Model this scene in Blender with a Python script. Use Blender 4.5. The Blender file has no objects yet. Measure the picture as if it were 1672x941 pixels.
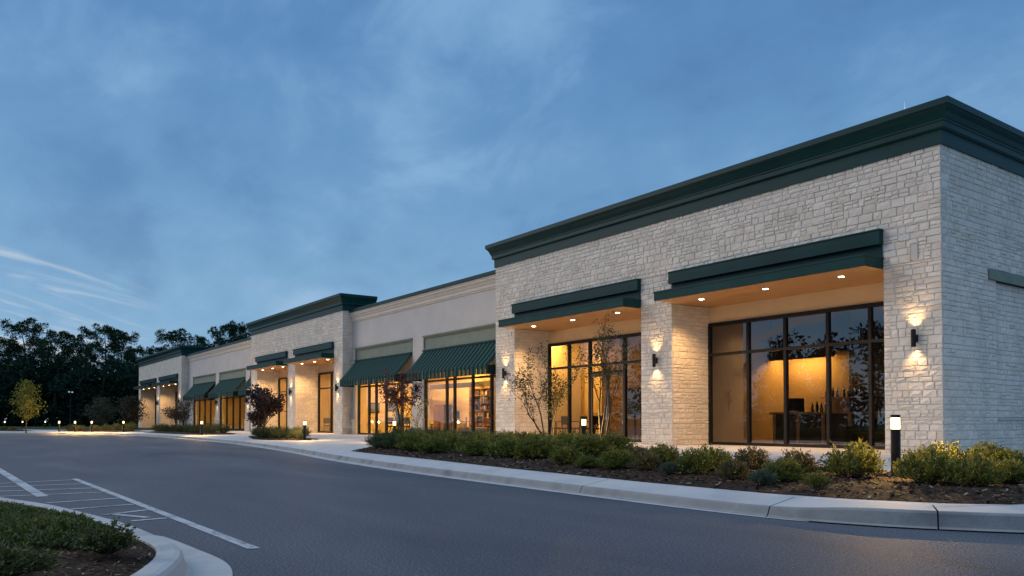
import bpy, bmesh, math, random
import numpy as np
from mathutils import Vector, Matrix, noise as mnoise

S = bpy.context.scene
COL = S.collection
R = math.radians
GZ = 0.17                      # pavement level above the road

# ------------------------------------------------------------------ helpers
class MB:
    """collects faces; build() links them as one mesh object"""
    def __init__(s):
        s.v = []; s.f = []; s.c = []; s.m = []
    def face(s, pts, c=0.5, m=0):
        n = len(s.v); s.v.extend([tuple(p) for p in pts])
        s.f.append(tuple(range(n, n+len(pts)))); s.c.append(c); s.m.append(m)
    def raw(s, verts, faces, c=0.5, m=0):
        n = len(s.v); s.v.extend([tuple(p) for p in verts])
        for f in faces:
            s.f.append(tuple(n+i for i in f)); s.c.append(c); s.m.append(m)
    def box(s, x0, x1, y0, y1, z0, z1, c=0.5, m=0):
        V = [(x0,y0,z0),(x1,y0,z0),(x1,y1,z0),(x0,y1,z0),(x0,y0,z1),(x1,y0,z1),(x1,y1,z1),(x0,y1,z1)]
        s.raw(V, [(3,2,1,0),(4,5,6,7),(0,1,5,4),(1,2,6,5),(2,3,7,6),(3,0,4,7)], c, m)
    def bbox(s, x0, x1, y0, y1, z0, z1, b=0.01, c=0.5, m=0):
        """box with chamfered edges"""
        bm = bmesh.new(); bmesh.ops.create_cube(bm, size=1)
        for v in bm.verts:
            v.co = Vector((x0+(v.co.x+.5)*(x1-x0), y0+(v.co.y+.5)*(y1-y0), z0+(v.co.z+.5)*(z1-z0)))
        bmesh.ops.bevel(bm, geom=bm.edges[:], offset=b, segments=2, affect='EDGES', profile=.5)
        bm.verts.ensure_lookup_table(); bm.verts.index_update()
        s.raw([v.co for v in bm.verts], [[v.index for v in f.verts] for f in bm.faces], c, m); bm.free()
    def tube(s, pts, rad, n=6, c=0.5, m=0, caps=True):
        pts = [Vector(p) for p in pts]
        if not hasattr(rad, '__len__'): rad = [rad]*len(pts)
        base = len(s.v); a = None
        for i, p in enumerate(pts):
            d = (pts[min(i+1, len(pts)-1)]-pts[max(i-1, 0)]).normalized()
            if a is None: a = d.orthogonal().normalized()
            a = (a-d*a.dot(d)).normalized(); b = d.cross(a)
            for k in range(n):
                t = 2*math.pi*k/n
                s.v.append(tuple(p+(a*math.cos(t)+b*math.sin(t))*rad[i]))
        for i in range(len(pts)-1):
            for k in range(n):
                k2 = (k+1) % n
                s.f.append((base+i*n+k, base+i*n+k2, base+(i+1)*n+k2, base+(i+1)*n+k)); s.c.append(c); s.m.append(m)
        if caps:
            s.f.append(tuple(base+k for k in range(n))[::-1]); s.c.append(c); s.m.append(m)
            e = base+(len(pts)-1)*n
            s.f.append(tuple(e+k for k in range(n))); s.c.append(c); s.m.append(m)
    def lathe(s, cx, cy, prof, n=20, c=0.5, m=0):
        base = len(s.v)
        for r, z in prof:
            for k in range(n):
                t = 2*math.pi*k/n; s.v.append((cx+r*math.cos(t), cy+r*math.sin(t), z))
        for i in range(len(prof)-1):
            for k in range(n):
                k2 = (k+1) % n
                s.f.append((base+i*n+k, base+i*n+k2, base+(i+1)*n+k2, base+(i+1)*n+k)); s.c.append(c); s.m.append(m)
        s.f.append(tuple(base+k for k in range(n))[::-1]); s.c.append(c); s.m.append(m)
        e = base+(len(prof)-1)*n
        s.f.append(tuple(e+k for k in range(n))); s.c.append(c); s.m.append(m)
    def build(s, name, mats, parent=None, smooth=False, loc=None):
        me = bpy.data.meshes.new(name)
        me.from_pydata(s.v, [], s.f)
        if not isinstance(mats, (list, tuple)): mats = [mats]
        for m in mats: me.materials.append(m)
        if s.f:
            at = me.attributes.new('v', 'FLOAT', 'FACE'); at.data.foreach_set('value', np.array(s.c, dtype=np.float32))
            me.polygons.foreach_set('material_index', np.array(s.m, dtype=np.int32))
            if smooth: me.polygons.foreach_set('use_smooth', np.ones(len(s.f), dtype=bool))
        me.update()
        o = bpy.data.objects.new(name, me); COL.objects.link(o)
        if parent: o.parent = parent
        if loc: o.location = loc
        return o

def tag(o, label=None, cat=None, group=None, kind=None):
    if label: o['label'] = label
    if cat: o['category'] = cat
    if group: o['group'] = group
    if kind: o['kind'] = kind
    return o
def empty(name, loc=(0, 0, 0), rz=0, label=None, cat=None, group=None):
    o = bpy.data.objects.new(name, None); COL.objects.link(o)
    o.empty_display_size = .2; o.location = loc; o.rotation_euler = (0, 0, rz)
    return tag(o, label, cat, group)
def copy_tree(o, parent=None):
    c = o.copy(); COL.objects.link(c)
    if parent: c.parent = parent
    for ch in list(o.children): copy_tree(ch, c)
    return c

# ------------------------------------------------------------------ materials
def nodes(name):
    m = bpy.data.materials.new(name); m.use_nodes = True
    nt = m.node_tree; nt.nodes.clear()
    out = nt.nodes.new('ShaderNodeOutputMaterial')
    return m, nt, out
def N(nt, t, **kw):
    n = nt.nodes.new(t)
    for k, v in kw.items():
        if k in n.inputs: n.inputs[k].default_value = v
        else: setattr(n, k, v)
    return n
def L(nt, a, b): nt.links.new(a, b)
def ramp(nt, fac, stops):
    r = nt.nodes.new('ShaderNodeValToRGB'); e = r.color_ramp.elements
    while len(e) > 1: e.remove(e[-1])
    e[0].position = stops[0][0]; e[0].color = (*stops[0][1], 1)
    for p, c in stops[1:]:
        q = e.new(p); q.color = (*c, 1)
    L(nt, fac, r.inputs['Fac']); return r.outputs['Color']
def objco(nt, scale=(1, 1, 1)):
    t = nt.nodes.new('ShaderNodeTexCoord'); mp = nt.nodes.new('ShaderNodeMapping')
    mp.inputs['Scale'].default_value = scale
    L(nt, t.outputs['Object'], mp.inputs['Vector']); return mp.outputs['Vector']
def pbr(name, c1, c2=None, scale=4, rough=.6, bump=0, bscale=None, metal=0, spec=.5, stretch=(1, 1, 1), detail=5, rvar=0, attr=False, stops=None, c3=None):
    """principled surface whose colour wanders between c1 and c2 with noise"""
    m, nt, out = nodes(name)
    p = N(nt, 'ShaderNodeBsdfPrincipled'); L(nt, p.outputs[0], out.inputs['Surface'])
    p.inputs['Roughness'].default_value = rough; p.inputs['Metallic'].default_value = metal
    p.inputs['Specular IOR Level'].default_value = spec
    co = objco(nt, stretch)
    nz = N(nt, 'ShaderNodeTexNoise', Scale=scale, Detail=detail); L(nt, co, nz.inputs['Vector'])
    if stops:
        at = N(nt, 'ShaderNodeAttribute', attribute_name='v')
        base = ramp(nt, at.outputs['Fac'], stops)
        mx = N(nt, 'ShaderNodeMix', data_type='RGBA', blend_type='MULTIPLY'); mx.inputs[0].default_value = 1
        L(nt, base, mx.inputs[6]); L(nt, ramp(nt, nz.outputs['Fac'], [(.3, c1), (.7, c2)]), mx.inputs[7])
        L(nt, mx.outputs[2], p.inputs['Base Color'])
    elif c2:
        st = [(.32, c1), (.68, c2)]
        if c3: st = [(.3, c1), (.52, c2), (.72, c3)]
        L(nt, ramp(nt, nz.outputs['Fac'], st), p.inputs['Base Color'])
    else: p.inputs['Base Color'].default_value = (*c1, 1)
    if rvar:
        mr = N(nt, 'ShaderNodeMapRange'); mr.inputs['To Min'].default_value = rough-rvar; mr.inputs['To Max'].default_value = rough+rvar
        L(nt, nz.outputs['Fac'], mr.inputs['Value']); L(nt, mr.outputs[0], p.inputs['Roughness'])
    if bump:
        nb = N(nt, 'ShaderNodeTexNoise', Scale=bscale or scale*6, Detail=6); L(nt, co, nb.inputs['Vector'])
        b = N(nt, 'ShaderNodeBump', Strength=1, Distance=bump); L(nt, nb.outputs['Fac'], b.inputs['Height'])
        L(nt, b.outputs[0], p.inputs['Normal'])
    return m
def leafmat(name, stops, trans=.25, rough=.55, gloss=.04):
    m, nt, out = nodes(name)
    at = N(nt, 'ShaderNodeAttribute', attribute_name='v')
    col = ramp(nt, at.outputs['Fac'], stops)
    d = N(nt, 'ShaderNodeBsdfDiffuse'); t = N(nt, 'ShaderNodeBsdfTranslucent'); g = N(nt, 'ShaderNodeBsdfGlossy', Roughness=rough)
    g.inputs['Color'].default_value = (.8, .8, .8, 1)
    L(nt, col, d.inputs['Color']); L(nt, col, t.inputs['Color'])
    a = N(nt, 'ShaderNodeMixShader'); a.inputs[0].default_value = trans
    L(nt, d.outputs[0], a.inputs[1]); L(nt, t.outputs[0], a.inputs[2])
    b = N(nt, 'ShaderNodeMixShader'); b.inputs[0].default_value = gloss
    L(nt, a.outputs[0], b.inputs[1]); L(nt, g.outputs[0], b.inputs[2]); L(nt, b.outputs[0], out.inputs['Surface'])
    return m
def emit(name, c, s):
    m, nt, out = nodes(name); e = N(nt, 'ShaderNodeEmission', Strength=s); e.inputs['Color'].default_value = (*c, 1)
    L(nt, e.outputs[0], out.inputs['Surface']); return m
def glassmat(name, tint=(.82, .81, .78), ior=2.15):
    m, nt, out = nodes(name)
    fr = N(nt, 'ShaderNodeFresnel', IOR=ior)
    t = N(nt, 'ShaderNodeBsdfTransparent'); t.inputs['Color'].default_value = (*tint, 1)
    g = N(nt, 'ShaderNodeBsdfGlossy', Roughness=.0); g.inputs['Color'].default_value = (.95, .97, 1, 1)
    co = objco(nt); nz = N(nt, 'ShaderNodeTexNoise', Scale=.7, Detail=1); L(nt, co, nz.inputs['Vector'])
    b = N(nt, 'ShaderNodeBump', Strength=1, Distance=.006); L(nt, nz.outputs['Fac'], b.inputs['Height']); L(nt, b.outputs[0], g.inputs['Normal'])
    mx = N(nt, 'ShaderNodeMixShader'); L(nt, fr.outputs[0], mx.inputs[0]); L(nt, t.outputs[0], mx.inputs[1]); L(nt, g.outputs[0], mx.inputs[2])
    L(nt, mx.outputs[0], out.inputs['Surface']); return m

STONE = pbr('stone', (.89, .865, .815), (1.09, 1.065, 1.01), scale=1.3, detail=10, rough=.85, bump=.010, bscale=26, spec=.25,
            stops=[(0, (.60, .555, .495)), (.1, (.64, .60, .545)), (.4, (.66, .62, .57)), (.8, (.70, .66, .61)), (.95, (.64, .60, .55)), (1, (.60, .54, .455))])
MORTAR = pbr('mortar', (.46, .44, .40), (.55, .53, .485), scale=12, rough=.95, bump=.003, spec=.1)
STUCCO = pbr('stucco', (.49, .46, .43), (.54, .51, .475), scale=1.2, rough=.9, bump=.002, bscale=90, spec=.2)
TRIM = pbr('cream_trim', (.56, .50, .43), (.61, .55, .47), scale=2, rough=.8, bump=.001, bscale=70, spec=.25)
CREAM = pbr('cream_plaster', (.58, .46, .31), (.64, .51, .35), scale=2, rough=.85, bump=.001, bscale=80, spec=.2)
GREEN = pbr('green_metal', (.002, .031, .032), (.003, .041, .042), scale=1.1, rough=.42, bump=.0015, bscale=5, spec=.16, rvar=.06)
SAGE = pbr('sage_panel', (.17, .20, .155), (.20, .23, .18), scale=2, rough=.7, bump=.001, spec=.3)
SOFFIT = pbr('soffit_board', (.42, .235, .10), (.50, .28, .12), scale=3, rough=.55, stretch=(.3, 6, 1), bump=.001)
BLACK = pbr('black_frame', (.012, .012, .013), (.016, .016, .017), scale=6, rough=.4, spec=.2)
DOORM = pbr('bronze_door', (.035, .033, .032), (.045, .042, .04), scale=6, rough=.4, spec=.5)
STEEL = pbr('brushed_steel', (.55, .55, .56), (.65, .65, .66), scale=20, rough=.3, metal=1)
GLASS = glassmat('glass')
CONC = pbr('concrete', (.33, .33, .33), (.41, .405, .395), scale=1.3, rough=.78, bump=.0015, bscale=60, spec=.35, rvar=.1, c3=(.38, .375, .37))
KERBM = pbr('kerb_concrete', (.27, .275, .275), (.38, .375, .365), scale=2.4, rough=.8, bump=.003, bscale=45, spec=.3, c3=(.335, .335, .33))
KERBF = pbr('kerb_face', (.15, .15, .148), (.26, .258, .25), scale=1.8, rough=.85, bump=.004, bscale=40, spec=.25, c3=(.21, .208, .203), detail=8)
BARK = pbr('bark', (.035, .026, .02), (.07, .055, .042), scale=14, rough=.9, bump=.004, stretch=(1, 1, .3))
BARKP = pbr('pale_bark', (.06, .05, .042), (.10, .085, .07), scale=14, rough=.9, bump=.003, stretch=(1, 1, .3))
TAN = pbr('tan_wall', (.40, .27, .125), (.44, .30, .14), scale=1, rough=.8)
WARMW = pbr('warm_wall', (.60, .46, .22), (.65, .50, .25), scale=1, rough=.8)
DARKW = pbr('dark_wall', (.05, .035, .02), (.07, .05, .03), scale=1, rough=.7)
WOOD = pbr('wood', (.13, .065, .026), (.21, .11, .05), scale=4, rough=.5, stretch=(1, 8, 8))
PALEWOOD = pbr('pale_wood', (.35, .21, .09), (.43, .27, .12), scale=4, rough=.5, stretch=(1, 8, 8))
FLOORM = pbr('floor_tile', (.22, .16, .10), (.28, .20, .13), scale=3, rough=.35)
DARKF = pbr('dark_fabric', (.012, .011, .011), (.024, .022, .02), scale=30, rough=.85, bump=.001)
GREYF = pbr('grey_fabric', (.10, .11, .14), (.14, .15, .19), scale=30, rough=.85)
WHITEP = pbr('white_paint', (.75, .75, .74), (.8, .8, .79), scale=5, rough=.5)
def lensmat():
    m, nt, out = nodes('frosted_lens'); e = N(nt, 'ShaderNodeEmission', Strength=2.1); e.inputs['Color'].default_value = (1, .68, .31, 1)
    t = N(nt, 'ShaderNodeBsdfTransparent'); a = N(nt, 'ShaderNodeAddShader'); L(nt, e.outputs[0], a.inputs[0]); L(nt, t.outputs[0], a.inputs[1]); L(nt, a.outputs[0], out.inputs['Surface']); return m
LAMPW = lensmat()
BULB = emit('bulb_glow', (1, .68, .32), 45)
DISC = emit('downlight_glow', (1, .82, .55), 30)
PANELS = [emit('ceiling_panel_glow', (1, .57, .165), k) for k in (62, 150, 160, 130, 130, 60)]
SCREEN = pbr('dark_screen', (.006, .006, .007), None, rough=.12)

def asphalt():
    m, nt, out = nodes('asphalt')
    p = N(nt, 'ShaderNodeBsdfPrincipled'); L(nt, p.outputs[0], out.inputs['Surface'])
    co = objco(nt)
    n1 = N(nt, 'ShaderNodeTexNoise', Scale=.42, Detail=8, Distortion=.6); L(nt, objco(nt, (.4, 1.5, 1)), n1.inputs['Vector'])
    n2 = N(nt, 'ShaderNodeTexNoise', Scale=55, Detail=3); L(nt, co, n2.inputs['Vector'])
    n3 = N(nt, 'ShaderNodeTexVoronoi', Scale=85); L(nt, co, n3.inputs['Vector'])
    c1 = ramp(nt, n1.outputs['Fac'], [(.30, (.037, .043, .054)), (.44, (.056, .064, .079)), (.56, (.070, .078, .093)), (.66, (.088, .095, .106)), (.76, (.115, .117, .12))])
    c2 = ramp(nt, n2.outputs['Fac'], [(.35, (.6, .6, .6)), (.55, (1.05, 1.05, 1.05)), (.68, (1.9, 1.9, 1.88)), (.75, (2.6, 2.6, 2.55))])
    mx = N(nt, 'ShaderNodeMix', data_type='RGBA', blend_type='MULTIPLY'); mx.inputs[0].default_value = 1
    L(nt, c1, mx.inputs[6]); L(nt, c2, mx.inputs[7]); L(nt, mx.outputs[2], p.inputs['Base Color'])
    mr = N(nt, 'ShaderNodeMapRange'); mr.inputs['To Min'].default_value = .62; mr.inputs['To Max'].default_value = .85; p.inputs['Specular IOR Level'].default_value = .28
    L(nt, n1.outputs['Fac'], mr.inputs['Value']); L(nt, mr.outputs[0], p.inputs['Roughness'])
    b = N(nt, 'ShaderNodeBump', Strength=1, Distance=.004); L(nt, n3.outputs['Distance'], b.inputs['Height']); L(nt, b.outputs[0], p.inputs['Normal'])
    return m
ASPH = asphalt()
def paintm():
    m, nt, out = nodes('road_paint')
    p = N(nt, 'ShaderNodeBsdfPrincipled', Roughness=.6)
    co = objco(nt)
    n = N(nt, 'ShaderNodeTexNoise', Scale=28, Detail=6); L(nt, co, n.inputs['Vector'])
    n1 = N(nt, 'ShaderNodeTexNoise', Scale=3, Detail=3); L(nt, co, n1.inputs['Vector'])
    ad = N(nt, 'ShaderNodeMath', operation='ADD'); L(nt, n.outputs['Fac'], ad.inputs[0]); L(nt, n1.outputs['Fac'], ad.inputs[1])
    L(nt, ramp(nt, ad.outputs[0], [(.78, (.11, .11, .115)), (.95, (.33, .335, .34)), (1.0, (.38, .385, .39))]), p.inputs['Base Color'])
    L(nt, p.outputs[0], out.inputs['Surface']); return m
PAINT = paintm()
MULCH = pbr('mulch', (.022, .014, .009), (.055, .036, .024), scale=16, rough=.95, bump=.02, bscale=40, spec=.1)
CHIP = pbr('bark_chip', (.7, .7, .7), (1.2, 1.2, 1.2), scale=8, rough=.9, spec=.15,
           stops=[(0, (.020, .012, .008)), (.5, (.065, .036, .021)), (.85, (.13, .078, .045)), (1, (.28, .22, .16))])
GRASS = pbr('grass', (.020, .032, .012), (.034, .05, .018), scale=.6, rough=.95, bump=.03, bscale=30, spec=.1)
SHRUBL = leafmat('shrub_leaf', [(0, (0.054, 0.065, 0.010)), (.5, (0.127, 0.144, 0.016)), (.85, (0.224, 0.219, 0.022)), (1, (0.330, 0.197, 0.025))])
SHRUB_LIT = leafmat('lamplit_leaf', [(0, (0.076, 0.081, 0.013)), (.5, (0.160, 0.163, 0.022)), (.85, (0.245, 0.227, 0.030)), (1, (0.270, 0.195, 0.037))])  # yellow glow of the nearest bollard put into the leaf colour
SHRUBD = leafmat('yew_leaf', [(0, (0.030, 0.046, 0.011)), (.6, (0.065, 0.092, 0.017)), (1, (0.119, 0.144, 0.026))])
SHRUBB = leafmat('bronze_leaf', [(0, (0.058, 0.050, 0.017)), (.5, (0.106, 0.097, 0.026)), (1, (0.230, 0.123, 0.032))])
SHRUBG = leafmat('grey_leaf', [(0, (0.048, 0.067, 0.042)), (.6, (0.088, 0.120, 0.072)), (1, (0.136, 0.168, 0.096))])
YELLOWL = leafmat('yellow_leaf', [(0, (0.111, 0.114, 0.011)), (.6, (0.184, 0.186, 0.017)), (1, (0.270, 0.253, 0.025))], trans=.35)
OLIVEL = leafmat('olive_leaf', [(0, (.03, .04, .022)), (1, (.07, .08, .045))])
BROWNL = leafmat('brown_leaf', [(0, (.035, .03, .014)), (1, (.075, .055, .028))])
PURPLEL = leafmat('purple_leaf', [(0, (0.011, 0.006, 0.008)), (.6, (0.022, 0.010, 0.013)), (1, (0.041, 0.015, 0.016))])
REDL = leafmat('red_leaf', [(0, (0.056, 0.026, 0.019)), (.6, (0.120, 0.040, 0.029)), (1, (0.160, 0.080, 0.032))])
SERVL = leafmat('serviceberry_leaf', [(0, (0.044, 0.048, 0.012)), (.6, (0.091, 0.094, 0.020)), (1, (0.163, 0.102, 0.025))])
PINEL = leafmat('pine_needle', [(0, (0.018, 0.039, 0.022)), (.6, (0.031, 0.065, 0.034)), (1, (0.045, 0.089, 0.043))], trans=.1, gloss=0)
WOODL = leafmat('forest_leaf', [(0, (0.012, 0.028, 0.019)), (.6, (0.017, 0.041, 0.028)), (1, (0.028, 0.059, 0.032))], trans=.1, gloss=.0)
COVERL = leafmat('cover_leaf', [(0, (0.035, 0.048, 0.009)), (.55, (0.072, 0.093, 0.016)), (.9, (0.128, 0.140, 0.026)), (1, (0.173, 0.140, 0.032))])
def awnmat():
    m, nt, out = nodes('striped_canvas')
    p = N(nt, 'ShaderNodeBsdfPrincipled', Roughness=.8); p.inputs['Specular IOR Level'].default_value = .1
    at = N(nt, 'ShaderNodeAttribute', attribute_name='v')
    L(nt, ramp(nt, at.outputs['Fac'], [(0, (.007, .022, .021)), (.5, (.007, .022, .021)), (.51, (.018, .062, .058)), (1, (.022, .072, .068))]), p.inputs['Base Color'])
    L(nt, p.outputs[0], out.inputs['Surface']); return m
AWN = awnmat()

# ------------------------------------------------------------------ camera
FOC = 1296.0; PITCH = R(1.2); HEAD = R(35.5)
CAM = Vector((8.97, -18.42, GZ+.75))
cam = bpy.data.cameras.new('camera'); co = bpy.data.objects.new('camera', cam); COL.objects.link(co)
co.location = CAM; co.rotation_euler = (R(90)+PITCH, 0, R(90)-HEAD)
cam.sensor_width = 36; cam.lens = FOC/1672*36; cam.shift_y = 0.11385; cam.clip_end = 3000; cam.clip_start = .05
S.camera = co
FW = Vector((-math.cos(HEAD), math.sin(HEAD), 0)); RT = Vector((FW.y, -FW.x, 0))
def spot_at(px, depth, z=0.0):
    """ground point at a given distance along the heading and a bearing"""
    p = CAM+FW*depth+RT*((px-836)/FOC*depth); p.z = z; return p

# ------------------------------------------------------------------ setting: ground, road, pavement
def smooth(pts, k=6):
    P = [Vector((*p, 0)) for p in pts]; out = []
    for i in range(len(P)-1):
        p0 = P[max(i-1, 0)]; p1 = P[i]; p2 = P[i+1]; p3 = P[min(i+2, len(P)-1)]
        for j in range(k):
            t = j/k
            out.append(.5*((2*p1)+(p2-p0)*t+(2*p0-5*p1+4*p2-p3)*t*t+(3*p1-p0-3*p2+p3)*t**3))
    out.append(P[-1]); return out
def offset(poly, d):
    o = []
    for i, p in enumerate(poly):
        t = (poly[min(i+1, len(poly)-1)]-poly[max(i-1, 0)]).normalized()
        o.append(p+Vector((t.y, -t.x, 0))*d)
    return o
def flat(name, pts, z, mat, kind='structure'):
    bm = bmesh.new(); vs = [bm.verts.new((p[0], p[1], z)) for p in pts]
    f = bm.faces.new(vs); bmesh.ops.triangulate(bm, faces=[f])
    bmesh.ops.recalc_face_normals(bm, faces=bm.faces[:])
    if sum(f.normal.z for f in bm.faces) < 0: bmesh.ops.reverse_faces(bm, faces=bm.faces[:])
    me = bpy.data.meshes.new(name); bm.to_mesh(me); bm.free(); me.materials.append(mat)
    o = bpy.data.objects.new(name, me); COL.objects.link(o); tag(o, kind=kind); return o
flat('ground', [(-900, -900), (900, -900), (900, 900), (-900, 900)], -.06, GRASS)
flat('road', [(-90, -110), (70, -110), (70, 40), (-40, 20), (-56, -6), (-90, -12)], 0, ASPH)

# kerb line, walked from the far left to the near right (road lies on its right hand side)
K0 = [(-120, -26), (-80, -20), (-68, -17.4), (-60, -15.2), (-56.4, -12.6), (-53.6, -10.2), (-48, -8.7), (-37.6, -8.15), (-29, -8.35), (-21.6, -8.9),
      (-14, -9.9), (-9.1, -10.75), (-3.9, -11.45), (1.3, -11.86), (4.0, -12.0), (5.0, -11.84), (5.75, -11.45), (6.35, -10.95), (7.4, -9.8), (8.4, -8), (8.9, -5), (9, 0), (9, 25)]
KL = smooth(K0, 8)
def kerb(name, line, prof, mat, joints=(), gap=.012, close=False):
    """sweep a kerb profile (offset, z) along a line, with open joints at some stations"""
    mb = MB(); rows = [[Vector((p.x, p.y, z)) for p in offset(line, d)] for d, z in prof]
    n = len(line)
    for i in range(n-1):
        for k in range(len(prof)-1):
            a, b, c, d = rows[k][i], rows[k][i+1], rows[k+1][i+1], rows[k+1][i]
            if i in joints:
                ln = (b-a).length; t = gap/ln
                b = a.lerp(b, 1-t); c = d.lerp(c, 1-t)
            mb.face([d, c, b, a])
    o = mb.build(name, mat); tag(o, kind='structure'); return o
def near_idx(x, line): return min(range(len(line)), key=lambda i: abs(line[i].x-x) + (0 if line[i].y < -6 else 99))
J = [near_idx(x, KL) for x in (-17, -10.6, -3.9, 1.0, 4.1, 5.45)]
j0 = near_idx(4.0, KL)
def khz(i): t = min(1, max(0, (i-j0+1)/11)); return .105+(.158-.105)*t*t*(3-2*t)
def kerb_v(name, prof, mat, z_of):
    mb = MB(); rows = [[Vector((p.x, p.y, z_of(k, i))) for i, p in enumerate(offset(KL, d))] for k, d in enumerate(prof)]
    for i in range(len(KL)-1):
        for k in range(len(prof)-1):
            a, b, c, d = rows[k][i], rows[k][i+1], rows[k+1][i+1], rows[k+1][i]
            if i in J: t = .012/(b-a).length; b = a.lerp(b, 1-t); c = d.lerp(c, 1-t)
            mb.face([d, c, b, a])
    tag(mb.build(name, mat), kind='structure')
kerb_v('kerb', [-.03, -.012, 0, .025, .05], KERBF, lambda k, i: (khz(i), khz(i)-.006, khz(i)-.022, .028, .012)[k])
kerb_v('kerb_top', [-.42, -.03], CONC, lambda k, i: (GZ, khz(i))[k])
mb = MB(); gn = near_idx(4.6, KL); ga = offset(KL, .048)
def gw(i): return .23*min(1, (gn-i)/26)+.002
for i in range(gn):
    a, b = ga[i], ga[i+1]; c = offset(KL[max(0, i-1):i+3], .048+gw(i+1)); d = offset(KL[max(0, i-1):i+3], .048+gw(i)); k = min(i, 1)
    if i in J: b = a.lerp(b, .985)
    mb.face([(d[k].x, d[k].y, .005), (c[k+1].x, c[k+1].y, .005), (b.x, b.y, .011), (a.x, a.y, .011)])
tag(mb.build('gutter', KERBM), kind='structure')
slab = [(p.x, p.y) for p in offset(KL, -.42)]
flat('sidewalk', slab+[(9.3, 25), (0.2, 25), (0.2, 6), (-93, 6), (-120, 8)], GZ, CONC)
# joints cut across the pavement: thin dark lines of sealant
jm = pbr('joint_sealant', (.10, .10, .10), None, rough=.9)
mb = MB()
def strip(mb, a, b, w, z):
    a = Vector((*a, z)); b = Vector((*b, z)); d = (b-a).normalized(); n = Vector((-d.y, d.x, 0))*w/2
    mb.face([a-n, b-n, b+n, a+n])
for a, b in [((5.40, -11.42), (5.83, -10.52)), ((-17, -9.1), (-19.5, -.3)), ((-24.5, -8.3), (-24.5, .3)), ((-30.5, -8.0), (-30.5, .3)), ((-20.6, -4.4), (-33, -4.4)), ((-6, -2.6), (4, -2.6)), ((-16, -2.6), (-6, -2.6)), ((-3, -5.6), (-3, -.1)), ((-10, -4.4), (-10, -.1)), ((1.0, -7), (1.0, 10)), ((4.1, -5.0), (0.1, -5.0))]:
    strip(mb, a, b, .012, GZ+.003)
tag(mb.build('pavement_joints', jm), kind='structure')
flat('lawn', [(-400, -30), (-125, -30), (-121, -22), (-82, -14.5), (-72, -11.5), (-66, -6), (-64, 3), (-64, 6.2), (-94, 6.2), (-94, 60), (60, 60), (60, 200), (-400, 200)], GZ+.006, GRASS)

# painted parking lines
mb = MB()
def line(a, b, w): strip(mb, a, b, w, .004)
line((-5.4, -16.74), (3.22, -16.60), .088)
line((-9.4, -17.60), (-2.25, -17.45), .13)
mb2 = MB()
for a, b in [((-4.93, -17.85), (-5.15, -16.80)), ((-4.25, -17.85), (-4.17, -16.77)), ((-3.42, -17.85), (-3.26, -16.76)), ((-2.56, -17.87), (-2.46, -16.75)),
             ((-1.33, -17.49), (-1.48, -16.73)), ((-.46, -17.34), (-.61, -16.72)), ((.31, -17.14), (.07, -16.71)), ((.98, -17.02), (.93, -16.70)), ((.27, -17.08), (.78, -16.84))]:
    strip(mb2, a, b, .075, .0045)
tag(mb.build('parking_line', PAINT), kind='structure'); tag(mb2.build('hatch_marking', PAINT), kind='structure')

# planted kerb island in the foreground
I0 = [(-9, -18.75), (-4, -18.42), (-1.6, -18.12), (-.5, -17.85), (.32, -17.6), (1.4, -17.40), (2.27, -17.27), (3.02, -17.22), (3.6, -17.2), (4.02, -17.27), (4.42, -17.42), (4.72, -17.58),
      (5.05, -17.85), (5.3, -18.3), (5.38, -18.9), (5.15, -19.6), (4.5, -20.2), (3.3, -20.5), (-9, -20.9)]
IL = smooth(I0, 7)
IR = IL      # road on the left-hand side here, so offsets are negative towards it
def kerb_l(name, line, prof, mat):
    mb = MB(); rows = [[Vector((p.x, p.y, z)) for p in offset(line, -d)] for d, z in prof]
    for i in range(len(line)-1):
        for k in range(len(prof)-1): mb.face([rows[k][i], rows[k][i+1], rows[k+1][i+1], rows[k+1][i]])
    o = mb.build(name, mat, smooth=True); tag(o, kind='structure'); return o
kerb_l('kerb', IR, [(-.16, .10), (-.15, .135), (-.13, .143), (-.05, .143), (-.02, .135), (-.004, .115), (.02, .035), (.04, .014)], KERBM)
g0 = min(range(len(IL)), key=lambda i: (IL[i]-Vector((1.0, -17.48, 0))).length)
g1 = min(range(len(IL)), key=lambda i: (IL[i]-Vector((4.5, -20.2, 0))).length)
mb = MB(); o1 = offset(IL, -.035)
for i in range(g0, g1):
    def w(j): return .04+.20*min(1, (j-g0)/10)
    a, b = o1[i], o1[i+1]; ta = (offset(IL, -.035-w(i)))[i]; tb = (offset(IL, -.035-w(i+1)))[i+1]
    mb.face([(a.x, a.y, .013), (b.x, b.y, .013), (tb.x, tb.y, .005), (ta.x, ta.y, .005)])
tag(mb.build('gutter', KERBM), kind='structure')

# planting beds
def seg_dist(P, poly):
    A = np.array([(p[0], p[1]) for p in poly]); B = np.roll(A, -1, 0)
    P = np.asarray(P)[:, None, :]; AB = (B-A)[None]; t = ((P-A[None])*AB).sum(-1)/np.maximum((AB**2).sum(-1), 1e-9)
    t = np.clip(t, 0, 1); Q = A[None]+AB*t[..., None]; D = np.sqrt(((P-Q)**2).sum(-1)); k = D.argmin(1)
    return D.min(1), Q[np.arange(len(P)), k]
def inside(P, poly):
    P = np.asarray(P); x, y = P[:, 0], P[:, 1]; r = np.zeros(len(P), bool); n = len(poly)
    for i in range(n):
        x1, y1 = poly[i][:2]; x2, y2 = poly[(i+1) % n][:2]
        if y1 == y2: continue
        c = ((y1 > y) != (y2 > y)) & (x < (x2-x1)*(y-y1)/(y2-y1)+x1); r ^= c
    return r
def bed_h(P, poly, z0, h):
    d, _ = seg_dist(P, poly)
    nz = np.array([mnoise.noise((p[0]*1.7, p[1]*1.7, 3)) for p in P])
    return z0+np.minimum(d, .8)/.8*h*(1+.35*nz)
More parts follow.
